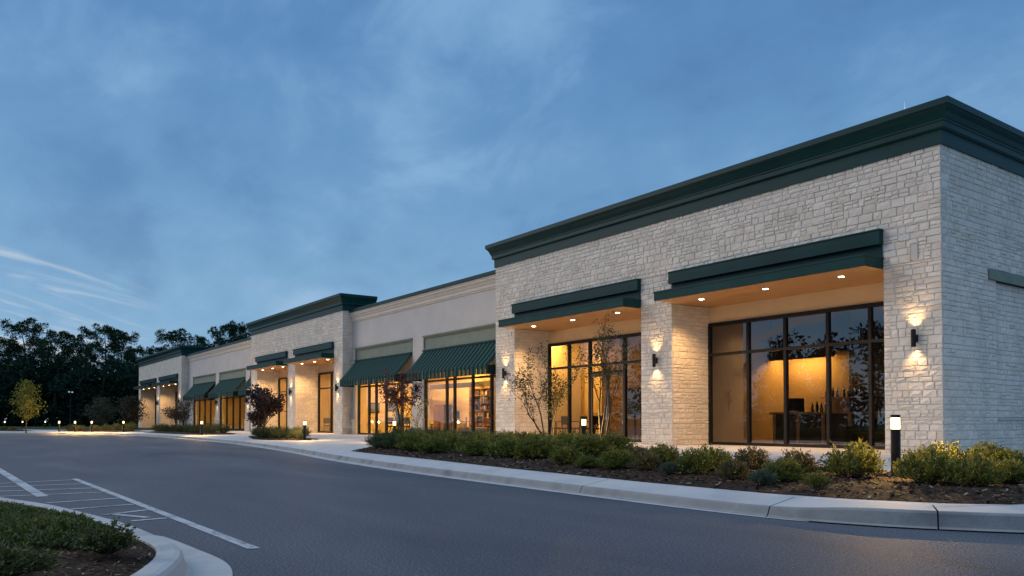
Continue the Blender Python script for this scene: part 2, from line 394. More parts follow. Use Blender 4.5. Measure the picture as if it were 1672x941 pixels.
def bed(poly, z0, h, cell, nchips, seed, csize, box=None):
    rng = np.random.default_rng(seed); A = np.array(poly); lo = A.min(0); hi = A.max(0)
    nx = int((hi[0]-lo[0])/cell)+2; ny = int((hi[1]-lo[1])/cell)+2
    G = np.array([[(lo[0]+i*cell, lo[1]+j*cell) for j in range(ny+1)] for i in range(nx+1)])
    P = G.reshape(-1, 2); ins = inside(P, poly); d, q = seg_dist(P, poly)
    P2 = np.where((~ins)[:, None], q, P); z = bed_h(P2, poly, z0, h); z[~ins] = z0
    mb = MB(); mb.v = [(a[0], a[1], b) for a, b in zip(P2, z)]
    idx = lambda i, j: i*(ny+1)+j
    for i in range(nx):
        for j in range(ny):
            q4 = [idx(i, j), idx(i+1, j), idx(i+1, j+1), idx(i, j+1)]
            if ins[q4].any(): mb.f.append(tuple(q4)); mb.c.append(.5); mb.m.append(0)
    tag(mb.build('mulch_bed', MULCH, smooth=True), kind='structure')
    mb = MB(); pts = []
    b0, b1 = (np.array(box[0]), np.array(box[1])) if box else (lo, hi)
    while sum(len(p) for p in pts) < nchips:
        c = rng.uniform(b0, b1, (nchips, 2)); c = c[inside(c, poly)]; pts.append(c)
    C = np.concatenate(pts)[:nchips]; zz = bed_h(C, poly, z0, h)
    for (x, y), z in zip(C, zz):
        l = csize*rng.uniform(.5, 1.6); w = l*rng.uniform(.2, .45); a = rng.uniform(0, 6.28); tl = rng.uniform(-.5, .5); tr = rng.uniform(-.4, .4)
        ux, uy = math.cos(a), math.sin(a); h2 = .006+rng.uniform(0, .012)
        v = []
        for s, t in ((-1, -1), (1, -1), (1, 1), (-1, 1)):
            v.append((x+ux*s*l/2-uy*t*w/2, y+uy*s*l/2+ux*t*w/2, z+h2+tl*s*l*.4+tr*t*w*.4))
        mb.face(v, rng.random()**1.6 if rng.random() < .96 else 1)
    tag(mb.build('bark_chips', CHIP), kind='stuff')
BED1 = [(-9.48, -10.18), (-7.4, -10.42), (-5.22, -10.62), (-1.3, -11.12), (2, -11.42), (3.86, -11.46), (4.7, -11.28), (5.35, -10.98), (5.74, -10.62), (6.1, -9.6), (6.3, -7.5), (6.3, -4.9),
        (4.4, -5.3), (3.3, -6.9), (2.68, -7.25), (0.4, -6.75), (-3, -5.75), (-5.45, -5.15), (-9.54, -4.45), (-14.8, -4.3), (-15.6, -5.2), (-14.4, -6.9)]
bed(BED1, GZ+.005, .055, .16, 27000, 3, .045)
isl = [(p.x, p.y) for p in offset(IL, .155)]
bed(isl, .125, .06, .1, 13000, 4, .024, ((-.5, -20.3), (5.3, -17.2)))
BED2 = [(-28.3, -6.9), (-24.0, -8.05), (-21.9, -8.05), (-20.9, -7.2), (-21.3, -6.3), (-23, -5.6), (-30, -5.4), (-31, -6.1)]
bed(BED2, GZ+.005, .06, .25, 1500, 5, .05)
BED3 = [(-49.5, -7.5), (-44, -7.6), (-37.8, -7.4), (-36, -6.8), (-36.5, -5.2), (-40, -4.0), (-50, -3.4), (-52.5, -5.5)]
bed(BED3, GZ+.005, .08, .4, 800, 6, .06)
BED4 = [(-56.4, -11.6), (-53.2, -9.4), (-51.8, -8.9), (-52.5, -6.6), (-56, -6.6), (-60.5, -9.5), (-60, -11.5)]
bed(BED4, GZ+.005, .1, .5, 400, 7, .08)
BED5 = [(-66, -16.2), (-61.5, -14.9), (-59.4, -14.1), (-62, -12.8), (-68, -14)]
bed(BED5, GZ+.005, .1, .5, 200, 8, .08)

# ------------------------------------------------------------------ the building
BLD = empty('retail_building', (0, 0, GZ), label='long single-storey retail building with pale stone blocks, stucco wings and dark green cornices', cat='building')
BLD.location = (0, 0, 0)
rs = random.Random(11)
CZ = [GZ]
while CZ[-1] < 7.3: CZ.append(CZ[-1]+rs.uniform(.11, .21))
def stones(mb, org, u, n, u0, u1, z0, z1, seed, fine=True):
    """random-coursed split-face ashlar on a rectangle of wall: u along it, n out of it"""
    r = random.Random(seed); org = Vector(org); u = Vector(u); n = Vector(n); Z = Vector((0, 0, 1))
    def stone(a, b, c, d):
        g = .004; a += g; b -= g; c += g; d -= g
        if b-a < .02 or d-c < .02: return
        off = r.uniform(.010, .021); tx = r.uniform(-.006, .006); tz = r.uniform(-.006, .006)
        col = r.random(); e = .010
        def P(x, z, h): return org+u*x+Z*z+n*h
        if fine: nx = 2 if b-a < .28 else 3; nz = 2
        else: nx = nz = 1
        xs = [a+e+(b-a-2*e)*i/nx for i in range(nx+1)]; zs = [c+e+(d-c-2*e)*i/nz for i in range(nz+1)]
        base = len(mb.v); M = (a+b)/2; Q = (c+d)/2
        for j, z in enumerate(zs):
            for i, x in enumerate(xs):
                edge = i in (0, nx) or j in (0, nz)
                h = off+tx*(x-M)/(b-a)*2+tz*(z-Q)/(d-c)*2+(r.uniform(-.004, .010) if not edge else r.uniform(-.007, .001))
                jx = r.uniform(-.009, .007) if fine else 0; jz = r.uniform(-.008, .006) if fine else 0
                mb.v.append(tuple(P(x+jx, z+jz, max(.006, h))))
        W = nx+1
        for j in range(nz):
            for i in range(nx):
                q = base+j*W+i; mb.f.append((q, q+1, q+W+1, q+W)); mb.c.append(col); mb.m.append(0)
        ring = [base+i for i in range(nx+1)]+[base+j*W+nx for j in range(1, nz+1)]+[base+nz*W+i for i in range(nx-1, -1, -1)]+[base+j*W for j in range(nz-1, 0, -1)]
        cs = [len(mb.v)+k for k in range(4)]
        for x, z in ((a, c), (b, c), (b, d), (a, d)): mb.v.append(tuple(P(x, z, -.01)))
        segs = [(cs[0], cs[1], ring[0:nx+1]), (cs[1], cs[2], ring[nx:nx+nz+1]), (cs[2], cs[3], ring[nx+nz:2*nx+nz+1]), (cs[3], cs[0], ring[2*nx+nz:]+[ring[0]])]
        for p, q, rr in segs: mb.f.append((p, q)+tuple(rr[::-1])); mb.c.append(col); mb.m.append(0)
    for k in range(len(CZ)-1):
        c, d = max(CZ[k], z0), min(CZ[k+1], z1)
        if d-c < .03: continue
        x = u0
        while x < u1-1e-6:
            wd = r.uniform(.14, .40)
            if u1-(x+wd) < .12: wd = u1-x
            if d-c > .15 and r.random() < .35:
                s = c+(d-c)*r.uniform(.38, .62)
                for lo, hi in ((c, s), (s, d)):
                    if wd > .28 and r.random() < .65:
                        m = x+wd*r.uniform(.35, .65); stone(x, m, lo, hi); stone(m, x+wd, lo, hi)
                    else: stone(x, x+wd, lo, hi)
            else: stone(x, x+wd, c, d)
            x += wd
H1 = 7.27; OPZ = 4.60; GLT = 4.08; HB0, HB1 = 5.19, 5.53
X, Y = Vector((1, 0, 0)), Vector((0, 1, 0))

def sweep(name, path, prof, mat, parent, m2=None):
    """mitred moulding: path of (x,y), prof of (p,z), outward is to the right of the walk"""
    mb = MB(); P = [Vector((*p, 0)) for p in path]; nrm = []
    for i in range(len(P)-1):
        d = (P[i+1]-P[i]).normalized(); nrm.append(Vector((d.y, -d.x, 0)))
    offs = []
    for i in range(len(P)):
        if i == 0: offs.append(nrm[0])
        elif i == len(P)-1: offs.append(nrm[-1])
        else:
            b = (nrm[i-1]+nrm[i]).normalized(); offs.append(b/b.dot(nrm[i]))
    for i in range(len(P)-1):
        for k in range(len(prof)-1):
            (p0, z0), (p1, z1) = prof[k], prof[k+1]
            mb.face([P[i]+offs[i]*p0+Vector((0, 0, z0)), P[i+1]+offs[i+1]*p0+Vector((0, 0, z0)), P[i+1]+offs[i+1]*p1+Vector((0, 0, z1)), P[i]+offs[i]*p1+Vector((0, 0, z1))])
    for i in (0, len(P)-1):     # end caps
        mb.face([P[i]+offs[i]*p+Vector((0, 0, z)) for p, z in prof]+[P[i]+Vector((0, 0, prof[-1][1])), P[i]+Vector((0, 0, prof[0][1]))])
    return mb.build(name, mat, parent)
CORN = [(.0, H1-.02), (.05, H1-.02), (.05, H1+.30), (.085, H1+.31), (.13, H1+.34), (.13, H1+.46), (.155, H1+.48), (.155, H1+.505), (.175, H1+.54), (.215, H1+.64), (.262, H1+.715), (.30, H1+.745), (.30, H1+.765), (.325, H1+.77), (.325, H1+.915), (.30, H1+.925), (-.3, H1+.925)]

def window(name, x0, x1, y, z0, z1, mull, trans, parent, door=None, fw=.085, dp=.13, left_end=True):
    """storefront glazing in the plane y: frame with mullions, glass set in its middle"""
    fr = MB(); pn = MB(); h = dp/2
    fr.box(x0, x1, y-h, y+h, z1-fw*1.3, z1); 
    xs = sorted([x0+fw/2]+list(mull)+[x1-fw/2])
    for x in xs: fr.box(x-fw/2, x+fw/2, y-h-.003, y+h+.003, z0, z1-fw*1.3-.001)
    for i in range(len(xs)-1):
        a, b = xs[i]+fw/2, xs[i+1]-fw/2
        isdoor = door and door[0]-.01 < (a+b)/2 < door[1]+.01
        if not isdoor: fr.box(a, b, y-h, y+h, z0, z0+.09)
        zz = [z0+.09 if not isdoor else door[2]+fw]
        for t in trans:
            if not isdoor or t > door[2]: fr.box(a, b, y-h, y+h, t-fw/2, t+fw/2); zz.append(t)
        zz.append(z1)
        if isdoor: fr.box(a, b, y-h, y+h, door[2], door[2]+fw)
        for k in range(len(zz)-1):
            pn.face([(a-.01, y, zz[k]-.01), (b+.01, y, zz[k]-.01), (b+.01, y, zz[k+1]+.01 if k < len(zz)-2 else z1-.02), (a-.01, y, zz[k+1]+.01 if k < len(zz)-2 else z1-.02)])
    w = fr.build('storefront_window', BLACK, parent)
    pn.build('pane', GLASS, w)
    return w
def door(x0, x1, y, z0, z1, side, parent):
    d = MB(); s = .09
    d.box(x0, x0+s, y-.03, y+.03, z0, z1); d.box(x1-s, x1, y-.03, y+.03, z0, z1)
    d.box(x0+s, x1-s, y-.03, y+.03, z1-.1, z1); d.box(x0+s, x1-s, y-.03, y+.03, z0, z0+.26)
    o = d.build('door', DOORM, parent)
    g = MB(); g.face([(x0+s, y, z0+.26), (x1-s, y, z0+.26), (x1-s, y, z1-.1), (x0+s, y, z1-.1)]); g.build('pane', GLASS, o)
    h = MB(); hx = x1-.045 if side > 0 else x0+.045
    h.tube([(hx, y-.09, z0+.80), (hx, y-.09, z0+1.32)], .017, 8)
    for z in (.86, 1.26): h.tube([(hx, y-.09, z0+z), (hx, y-.03, z0+z)], .011, 6)
    h.build('handle', STEEL, o)
    b = MB(); b.tube([(x0+s, y+.06, z0+1.02), (x1-s, y+.06, z0+1.02)], .017, 6); b.build('push_bar', STEEL, o)

LAMPS = []
def lamp(kind, loc, energy, color, **kw):
    l = bpy.data.lights.new(kind.lower()+'_light', kind); l.energy = energy; l.color = color
    for k, v in kw.items(): setattr(l, k, v)
    o = bpy.data.objects.new(kind.lower()+'_light', l); COL.objects.link(o); o.location = loc; return o
WARM = (1.0, .56, .22)
DL_E, SC_E = 470, 50
def canopy(a, b, y_out, rec, parent, n=3, seed=0, energy=DL_E):
    m = MB(); m.bbox(a, b, y_out, -.002, OPZ, OPZ+.27, .008); m.box(a-.012, b+.012, y_out-.012, -.003, OPZ+.235, OPZ+.285)
    c = m.build('canopy', GREEN, parent)
    s = MB(); s.face([(a+.03, y_out+.03, OPZ-.004), (a+.03, rec, OPZ-.004), (b-.03, rec, OPZ-.004), (b-.03, y_out+.03, OPZ-.004)]); s.build('soffit', SOFFIT, c)
    h = MB(); h.bbox(a, b, -.17, -.001, HB0, HB1, .006); h.box(a-.01, b+.01, -.19, -.001, HB1, HB1+.03); h.box(a+.02, b-.02, -.045, -.002, OPZ+.286, HB0); h.build('header_band', GREEN, parent)
    for i in range(n):
        x = a+(b-a)*(i+.5)/n; y = .05
        d = MB(); d.lathe(x, y, [(.095, OPZ-.006), (.095, OPZ-.012), (.075, OPZ-.014)], 20, m=0); d.lathe(x, y, [(.073, OPZ-.0155), (.06, OPZ-.018)], 18, m=1)
        d.build('downlight', [WHITEP, DISC], c)
        lamp('SPOT', (x, y, OPZ-.04), energy, WARM, spot_size=R(125), spot_blend=.8, shadow_soft_size=.05)

def pier(mb, a, b, y1, z1, seed, fine, jl=True, jr=True):
    mb.box(a, b, 0, y1, GZ-.05, z1, m=1)
    stones(mb, (0, 0, 0), X, -Y, a, b, GZ, z1, seed, fine)
    if jr: stones(mb, (b, 0, 0), Y, X, 0.02, y1, GZ, z1, seed+1, fine)
    if jl: stones(mb, (a, y1, 0), -Y, -X, 0, y1-.02, GZ, z1, seed+2, fine)

def stone_block(xr, xl, ops, rec, fine, seed, ret, nch=3, yo=-.8, glaz=None, depth=14):
    """one stone-clad block: piers between openings, lintel wall over them, cornice, canopies"""
    mb = MB(); xs = [xl]+[v for o in ops for v in o]+[xr]
    for i in range(0, len(xs), 2):
        pier(mb, xs[i], xs[i+1], rec, OPZ, seed+i*10, fine)
    # wall above the openings
    mb.box(xl, xr, 0, .4, OPZ, H1, m=1)
    segs = []
    for k, z0, z1 in ((0, OPZ, HB1+.03), (1, HB1+.03, H1)):
        if k == 0:
            for i in range(0, len(xs), 2): stones(mb, (0, 0, 0), X, -Y, xs[i], xs[i+1], z0, z1, seed+50+i, fine)
        else: stones(mb, (0, 0, 0), X, -Y, xl, xr, z0, z1, seed+70, fine)
    if xr < -1:
        stones(mb, (xr, 0, 0), Y, X, .02, 1.2, OPZ, H1, seed+80, fine); mb.box(xr-.3, xr, .4, ret, GZ, H1, m=1)
    mb.box(xl, xl+.3, .4, ret, OPZ, H1, m=1)
    w = mb.build('stone_wall', [STONE, MORTAR], BLD)
    path = [(xl, ret), (xl, 0), (xr, 0), (xr, ret)]
    sweep('cornice', path, CORN, GREEN, BLD)
    rf = MB(); rf.box(xl+.02, xr-.02, .42, ret-.02, H1-.3, H1+.9); rf.build('parapet_back', STUCCO, BLD)
    for (a, b) in ops:
        canopy(a, b, yo, rec, BLD, nch, energy=DL_E)
        t = MB(); t.box(a, b, rec, rec+.12, GLT, OPZ-.008); t.box(a-.5, b+.5, rec+.002, rec+.1195, OPZ-.0075, 5.0); t.build('recess_wall', CREAM, BLD)

# block 1 (near), its right-hand end wall is seen too
stone_block(0, -18, [(-16.65, -9.6), (-8.25, -1.38)], 1.72, True, 100, 13)
mb = MB()
mb.box(-.3, -.012, .41, 2.68, GZ-.05, H1, m=1); mb.box(-.3, -.012, 2.68, 13, 4.39, H1, m=1); mb.box(-.3, -.012, 2.68, 13, GZ-.05, .97, m=1); mb.box(-.3, -.10, 2.68, 13, .97, 4.39, m=1)
def endwall(a, b, z0, z1, sd, x=-.010): stones(mb, (x, 0, 0), Y, X, a, b, z0, z1, sd, True)
endwall(.0, 2.25, GZ, H1, 301); endwall(2.25, 2.68, GZ, 4.39, 302); endwall(2.25, 12.9, 4.64, H1, 303); endwall(2.68, 12.9, GZ, .95, 304)
# stones inside the blind window, set back in plan by the recess of the surrounding courses
stones(mb, (-.098, 0, 0), Y, X, 2.70, 12.9, .99, 4.38, 305, True)
mb.build('stone_wall', [STONE, MORTAR], BLD)
l = MB(); l.bbox(-.11, .045, 2.25, 12.9, 4.39, 4.635, .006); l.build('blind_window_lintel', SAGE, BLD)
l = MB(); l.bbox(-.11, .04, 2.68, 12.9, .945, .99, .004); l.build('blind_window_sill', MORTAR, BLD)
for (nx, z) in ((-.62, 4.71), (-34.1, 4.71), (-72.2, 4.71)):
    l = MB(); l.box(nx-.085, nx+.085, -.034, .02, z, z+.37); l.box(nx-.10, nx-.085, -.042, .02, z-.01, z+.385); l.box(nx-.085, nx+.10, -.046, .02, z+.37, z+.385); l.build('niche_panel', MORTAR, BLD)
G1 = 1.72
window('w', -8.25, -1.38, G1, GZ, GLT, [-6.69, -5.36, -3.97, -2.72], [3.06], BLD)
window('w', -16.65, -9.6, G1, GZ, GLT, [-15.33, -14.08, -12.16, -11.2], [3.06], BLD, door=(-14.05, -12.19, 2.72))
door(-14.045, -13.125, G1, GZ, 2.71, 1, BLD); door(-13.115, -12.195, G1, GZ, 2.71, -1, BLD)

# block 2 and block 3, the same design further along
stone_block(-33.5, -50.2, [(-48.75, -42.45), (-41.05, -34.75)], 1.6, True, 400, 2.0)
window('w', -41.05, -34.75, 1.6, GZ, GLT, [-38.9, -37.6, -36.4, -35.9], [3.06], BLD)
window('w', -48.75, -42.45, 1.6, GZ, GLT, [-47, -45.3, -43.8], [3.06], BLD)
stone_block(-71.6, -92.3, [(-91.1, -82.7), (-81.0, -72.9)], 1.6, False, 500, 2.6)
window('w', -81.0, -72.9, 1.6, GZ, GLT, [-79, -77, -75], [3.06], BLD)
window('w', -91.1, -82.7, 1.6, GZ, GLT, [-89, -87, -85], [3.06], BLD)

# stucco wings
YS = .6; SG0, SG1 = 4.33, 5.03
def wing(xr, xl, bays, seed, cap_y):
    mb = MB(); xs = [xl]+[v for b in bays for v in b]+[xr]
    mb.box(xl, xr, YS, YS+.3, SG1, 7.05)
    for i in range(0, len(xs), 2):
        if xs[i+1]-xs[i] > .05:
            mb.box(xs[i], xs[i+1], YS, YS+.35, 1.05, SG1)
    mb.build('stucco_wall', STUCCO, BLD)
    for i in range(0, len(xs), 2):
        if xs[i+1]-xs[i] > .05:
            pb = MB()
            pb.box(xs[i]-.02, xs[i+1]+.02, YS-.06, YS+.36, GZ-.05, .98, m=1); stones(pb, (0, YS-.06, 0), X, -Y, xs[i]-.02, xs[i+1]+.02, GZ, .97, seed+i, True)
            pb.box(xs[i]-.04, xs[i+1]+.04, YS-.11, YS+.37, .98, 1.05, m=2)
            pb.build('pier_base', [STONE, MORTAR, TRIM], BLD)
    pr = [(-.0, 6.60), (.03, 6.60), (.03, 6.66), (.06, 6.68), (.06, 6.80), (.09, 6.84), (.13, 6.95), (.17, 6.99), (.17, 7.08), (.2, 7.09), (.2, 7.13), (0, 7.14)]
    sweep('cornice', [(xl, YS), (xr, YS)], pr, TRIM, BLD)
    sweep('parapet_cap', [(xl, YS), (xr, YS)], [(0, 7.141), (.225, 7.141), (.235, 7.15), (.235, 7.30), (.22, 7.31), (-.35, 7.31)], GREEN, BLD)
    for a, b in bays:
        s = MB(); s.box(a, b, YS+.02, YS+.25, SG0-.05, SG1-.001)
        for q in ((a, b, SG1-.07, SG1-.004), (a, b, SG0+.02, SG0+.09), (a, a+.09, SG0+.09, SG1-.07), (b-.09, b, SG0+.09, SG1-.07)):
            s.box(q[0]+.002, q[1]-.002, YS-.03, YS+.02, q[2], q[3])
        s.box(a-.03, b+.03, YS-.075, YS-.001, SG1-.003, SG1+.06)
        s.build('sign_panel', SAGE, BLD)
wing(-18.02, -33.48, [(-33.1, -26.3), (-25.15, -18.06)], 600, .35)
wing(-50.22, -71.58, [(-69.6, -62.0), (-60.75, -53.5), (-52.3, -50.3)], 640, .35)
ZW = 3.35
window('w', -32.9, -26.3, YS+.12, GZ, ZW, [-31.5, -30.6, -29.4, -27.6], [2.86], BLD)
window('w', -25.15, -18.06, YS+.12, GZ, ZW, [-23.1, -22.4, -20.85, -19.35], [2.86], BLD)
for a, b in ((-69.6, -62.0), (-60.75, -53.5), (-52.3, -50.3)):
    k = 3 if b-a > 3 else 1
    window('w', a, b, YS+.12, GZ, ZW, [a+(b-a)*(i+1)/(k+1) for i in range(k)], [2.86], BLD)
for a, b in ((-33.1, -26.3), (-25.15, -18.06), (-69.6, -62.0), (-60.75, -53.5), (-52.3, -50.3)):
    t = MB(); t.box(a, b, YS+.06, YS+.25, ZW+.001, SG0-.052); t.build('recess_wall', CREAM, BLD)

# awnings (things fixed to the stucco wings)
AWL = ['dark green striped awning shading the window right beside the near stone block', 'dark green striped awning with the reddish little tree below it, second from the near block',
       'dark green striped awning on the far wing, partly behind the purple tree', 'dark green striped awning in the middle of the far stucco wing', 'dark green striped awning at the far wing end beside the farthest stone block']
def awning(a, b, label):
    root = empty('awning', ((a+b)/2, YS, 2.9), label=label, cat='awning', group='striped awnings over the shop windows')
    o = Vector(((a+b)/2, YS, 2.9)); n = max(3, round((b-a)/.165)); cv = MB(); vl = MB()
    zt, zb, yo, vb = 4.30, 3.24, -.34, 2.86
    for i in range(n):
        x0 = a+(b-a)*i/n-o.x; x1 = a+(b-a)*(i+1)/n-o.x; c = 1 if i % 2 else 0
        h = .02 if i % 2 else 0
        A = lambda x, t, k=0: (x, YS-.02+(yo-YS+.02)*t-o.y-k*.6, zt+(zb-zt)*t-o.z-.035*math.sin(math.pi*t)+k)
        for t0, t1 in ((0, .33), (.33, .66), (.66, 1)):
            cv.face([A(x0, t1, h), A(x1, t1, h), A(x1, t0, h), A(x0, t0, h)], c)
            if i % 2:
                cv.face([A(x0, t1), A(x0, t1, h), A(x0, t0, h), A(x0, t0)], c); cv.face([A(x1, t1), A(x1, t1, h), A(x1, t0, h), A(x1, t0)], c)
        vl.face([(x0, yo-o.y-h*.6, vb-o.z), (x1, yo-o.y-h*.6, vb-o.z), (x1, yo-o.y-h*.6, zb-o.z+h), (x0, yo-o.y-h*.6, zb-o.z+h)], c)
    for x in (a-o.x+.01, b-o.x-.01):
        vl.face([(x, yo-o.y, vb-o.z), (x, -.06, vb-o.z), (x, -.06, zb-o.z), (x, yo-o.y, zb-o.z)], 0)
    cv.build('canvas', AWN, root); vl.build('valance', AWN, root)
    f = MB()
    for x in (a-o.x+.04, b-o.x-.04):
        f.tube([(x, -.03, zt-o.z-.06), (x, yo-o.y+.03, zb-o.z-.04)], .018, 6); f.tube([(x, -.03, zb-o.z-.02), (x, yo-o.y+.03, zb-o.z-.03)], .018, 6)
    f.tube([(a-o.x+.04, yo-o.y+.03, zb-o.z-.035), (b-o.x-.04, yo-o.y+.03, zb-o.z-.035)], .018, 6)
    f.box(a-o.x, b-o.x, -.07, -.005, zt-o.z+.02, zt-o.z+.09)
    f.build('awning_frame', GREEN, root)
for (a, b), lb in zip(((-25.2, -18.1), (-33.1, -26.3), (-52.3, -50.3), (-60.75, -53.5), (-69.6, -62.0)), AWL): awning(a, b, lb)

# ------------------------------------------------------------------ rooms behind the glass
def room(x0, x1, y0, y1, z1, wall, seed, panels, back=None):
    f = MB(); f.box(x0, x1, y0, y1, GZ-.04, GZ+.004); f.build('interior_floor', FLOORM, BLD)
    c = MB(); c.box(x0, x1, y0, y1, z1, z1+.1); c.build('ceiling', WARMW, BLD)
    w = MB(); w.box(x0-.1, x0, y0, y1, GZ, z1); w.box(x1, x1+.1, y0, y1, GZ, z1); w.box(x0-.1, x1+.1, y1, y1+.1, GZ, z1)
    w.build('interior_wall', wall, BLD)
    for (x, y, lab) in panels:
        t = empty('ceiling_light', (x, y, z1-.002), label=lab, cat='ceiling light', group='warm ceiling light panels indoors')
        b = MB(); b.box(-.62, .62, -.32, .32, -.05, 0); b.build('frame', WHITEP, t)
        e = MB(); e.box(-.57, .57, -.27, .27, -.056, -.0505); e.build('diffuser', PANELS[seed-1], t)
room(-8.34, -.35, 1.84, 5.9, 4.9, TAN, 1, [])
room(-19.6, -8.46, 1.84, 6.2, 4.9, WARMW, 2, [(-18.9, 3.9, 'glowing ceiling panel over the dining table behind the double door wall')])
room(-33.4, -19.75, .95, 5.6, 4.05, WARMW, 3, [(-31.2, 3.2, 'glowing ceiling panel at the grey cabinet end of the book room'), (-28.2, 4.2, 'glowing ceiling panel over the desk with the monitor'), (-24.8, 3.4, 'glowing ceiling panel in front of the bookshelf'), (-22, 4.0, 'glowing ceiling panel at the right end of the book room')])
room(-50.1, -33.75, 1.75, 6, 4.9, WARMW, 4, [(-46.6, 3.6, 'glowing ceiling panel behind the purple tree'), (-42.2, 3.4, 'glowing ceiling panel behind the pier in the middle stone block'), (-38.3, 3.8, 'glowing ceiling panel by the white display board')])
room(-71.4, -50.3, .95, 6, 4.05, WARMW, 5, [(-66, 3.0, 'glowing ceiling panel at the far end of the far wing'), (-58, 3.0, 'glowing ceiling panel in the middle of the far wing'), (-62, 2.2, 'glowing ceiling panel behind the pier of the far wing'), (-53.5, 2.6, 'glowing ceiling panel at the near end of the far wing')])
room(-92.1, -71.8, 1.75, 6, 4.9, TAN, 6, [(-85, 3.4, 'glowing ceiling panel at the left of the farthest block'), (-77, 3.4, 'glowing ceiling panel at the right of the farthest block')])
r = MB(); r.box(-92.2, -.05, 2.7, 13, 6.6, 6.75); r.build('roof', STUCCO, BLD)
r = MB(); r.box(-92.2, -.32, 12.9, 13.1, GZ-.05, 6.6); r.build('rear_wall', STUCCO, BLD)
r = MB(); r.box(-92.4, -92.2, .41, 12.89, GZ-.05, 6.6); r.build('side_wall', STUCCO, BLD)
# near corner room: dark back wall, added pieces that dim its upper part
r = MB(); r.box(-5.85, -.4, 5.80, 5.88, GZ+.01, 4.15); r.build('dark_backing', DARKW, BLD)
r = MB(); r.box(-8.33, -5.86, 5.0, 5.88, 3.24, 4.88); r.box(-8.33, -5.86, 4.96, 4.999, 3.02, 4.88); r.build('baffle', DARKW, BLD)  # added to hold the upper room dim and hide the light panel
r = MB(); r.box(-8.33, -.4, 1.9, 4.95, 4.86, 4.89); r.build('shade_ceiling', DARKW, BLD)  # dark sheet below the ceiling, the room's dimness put into its colour
t = empty('ceiling_light', (-7.35, 5.42, 3.238), label='glowing light panel under the bulkhead over the back of the near corner room', cat='ceiling light', group='warm ceiling light panels indoors')
b = MB(); b.box(-.8, .8, -.16, .16, -.04, 0); b.build('frame', WHITEP, t)
b = MB(); b.box(-.75, .75, -.12, .12, -.046, -.0405); b.build('diffuser', PANELS[0], t)
r = MB(); r.box(-18.3, -8.6, 6.1, 6.19, GZ+.01, 4.88); r.build('dark_backing', pbr('dim_back_wall', (.12, .07, .03), (.17, .10, .045), scale=2, stretch=(6, 1, 1)), BLD)  # dark sheet on the back wall, dimness there put into its colour

def chair(loc, rz, label, mat=DARKF, h=.46):
    t = empty('chair', loc, rz, label, 'chair', 'dark chairs indoors')
    s = MB(); s.bbox(-.23, .23, -.23, .23, h-.05, h+.02, .02); s.build('seat', mat, t)
    b = MB(); b.bbox(-.23, .23, .19, .24, h+.14, h+.50, .02); b.box(-.2, -.16, .2, .23, h-.03, h+.16); b.box(.16, .2, .2, .23, h-.03, h+.16); b.build('backrest', mat, t)
    for x in (-.2, .2):
        for y in (-.2, .2):
            l = MB(); l.tube([(x*.9, y*.9, h-.045), (x*1.08, y*1.08, 0)], [.02, .014], 6); l.build('leg', BLACK, t)
    return t
def table(loc, w, d, h, label, mat=WOOD, rz=0):
    t = empty('table', loc, rz, label, 'table')
    s = MB(); s.bbox(-w/2, w/2, -d/2, d/2, h-.04, h, .008); s.build('tabletop', mat, t)
    for x in (-w/2+.06, w/2-.06):
        for y in (-d/2+.06, d/2-.06):
            l = MB(); l.box(x-.03, x+.03, y-.03, y+.03, 0, h-.0405); l.build('leg', mat, t)
    return t
F = GZ+.004
# near corner room: counter, its things, wall shelf, sofa
ct = empty('counter', (-5.6, 4.3, F), label='long pale wood counter standing in the near corner room', cat='counter')
b = MB(); b.box(-1.9, 1.9, -.25, .3, .04, .98); b.build('counter_body', DARKW, ct)
b = MB(); b.bbox(-2.0, 2.0, -.36, .36, .981, 1.04, .008); b.build('countertop', PALEWOOD, ct)
for x in (-1.85, -.95, -.05, .85, 1.75):
    b = MB(); b.box(x-.06, x+.06, -.30, -.2505, .04, .98); b.build('pilaster', PALEWOOD, ct)
cm = empty('coffee_machine', (-6.9, 4.3, F+1.04), label='black coffee machine on the left end of the counter', cat='coffee machine')
b = MB(); b.bbox(-.24, .24, -.02, .22, 0, .46, .02); b.bbox(-.24, .24, -.2, -.021, .30, .46, .02); b.build('machine_body', DARKF, cm)
b = MB(); b.bbox(-.22, .22, -.2, -.021, 0, .05, .01); b.build('drip_tray', STEEL, cm)
bp = MB(); bp.lathe(0, 0, [(.036, 0), (.038, .02), (.038, .17), (.03, .21), (.014, .24), (.014, .30)], 12)
BOT = [pbr('amber_bottle', (.07, .028, .008), None, rough=.15), pbr('dark_bottle', (.012, .014, .01), None, rough=.15)]
bx = [(-6.2, 1.04), (-6.07, 1.04), (-5.95, 1.04), (-5.72, 1.04), (-4.5, 1.04), (-4.36, 1.04)]
prot = [bp.build('bottle', m) for m in BOT]
bl = ['tall dark bottle at the left of the row on the counter', 'amber bottle second along the row on the counter', 'dark bottle third along the row on the counter', 'amber bottle standing apart at the middle of the counter', 'dark bottle of the pair at the right of the counter', 'amber bottle of the pair at the right of the counter']
for i, (x, z) in enumerate(bx):
    o = prot[i] if i < 2 else prot[i % 2].copy()
    if i >= 2: COL.objects.link(o)
    o.location = (x, 4.28+.05*(i % 3), F+z); o.scale = (1.1, 1.1, 1+.15*(i % 2)); tag(o, bl[i], 'bottle', 'bottles on the counter and wall shelf')
sh = empty('wall_shelf', (-6.0, 5.74, 1.72), label='thin wall shelf carrying bottles behind the counter', cat='shelf')
b = MB(); b.box(-.8, .8, -.14, .15, -.03, 0); b.build('shelf_board', WOOD, sh)
for x in (-.6, .6):
    b = MB(); b.box(x-.015, x+.015, -.1, .15, -.16, -.0305); b.build('bracket', BLACK, sh)
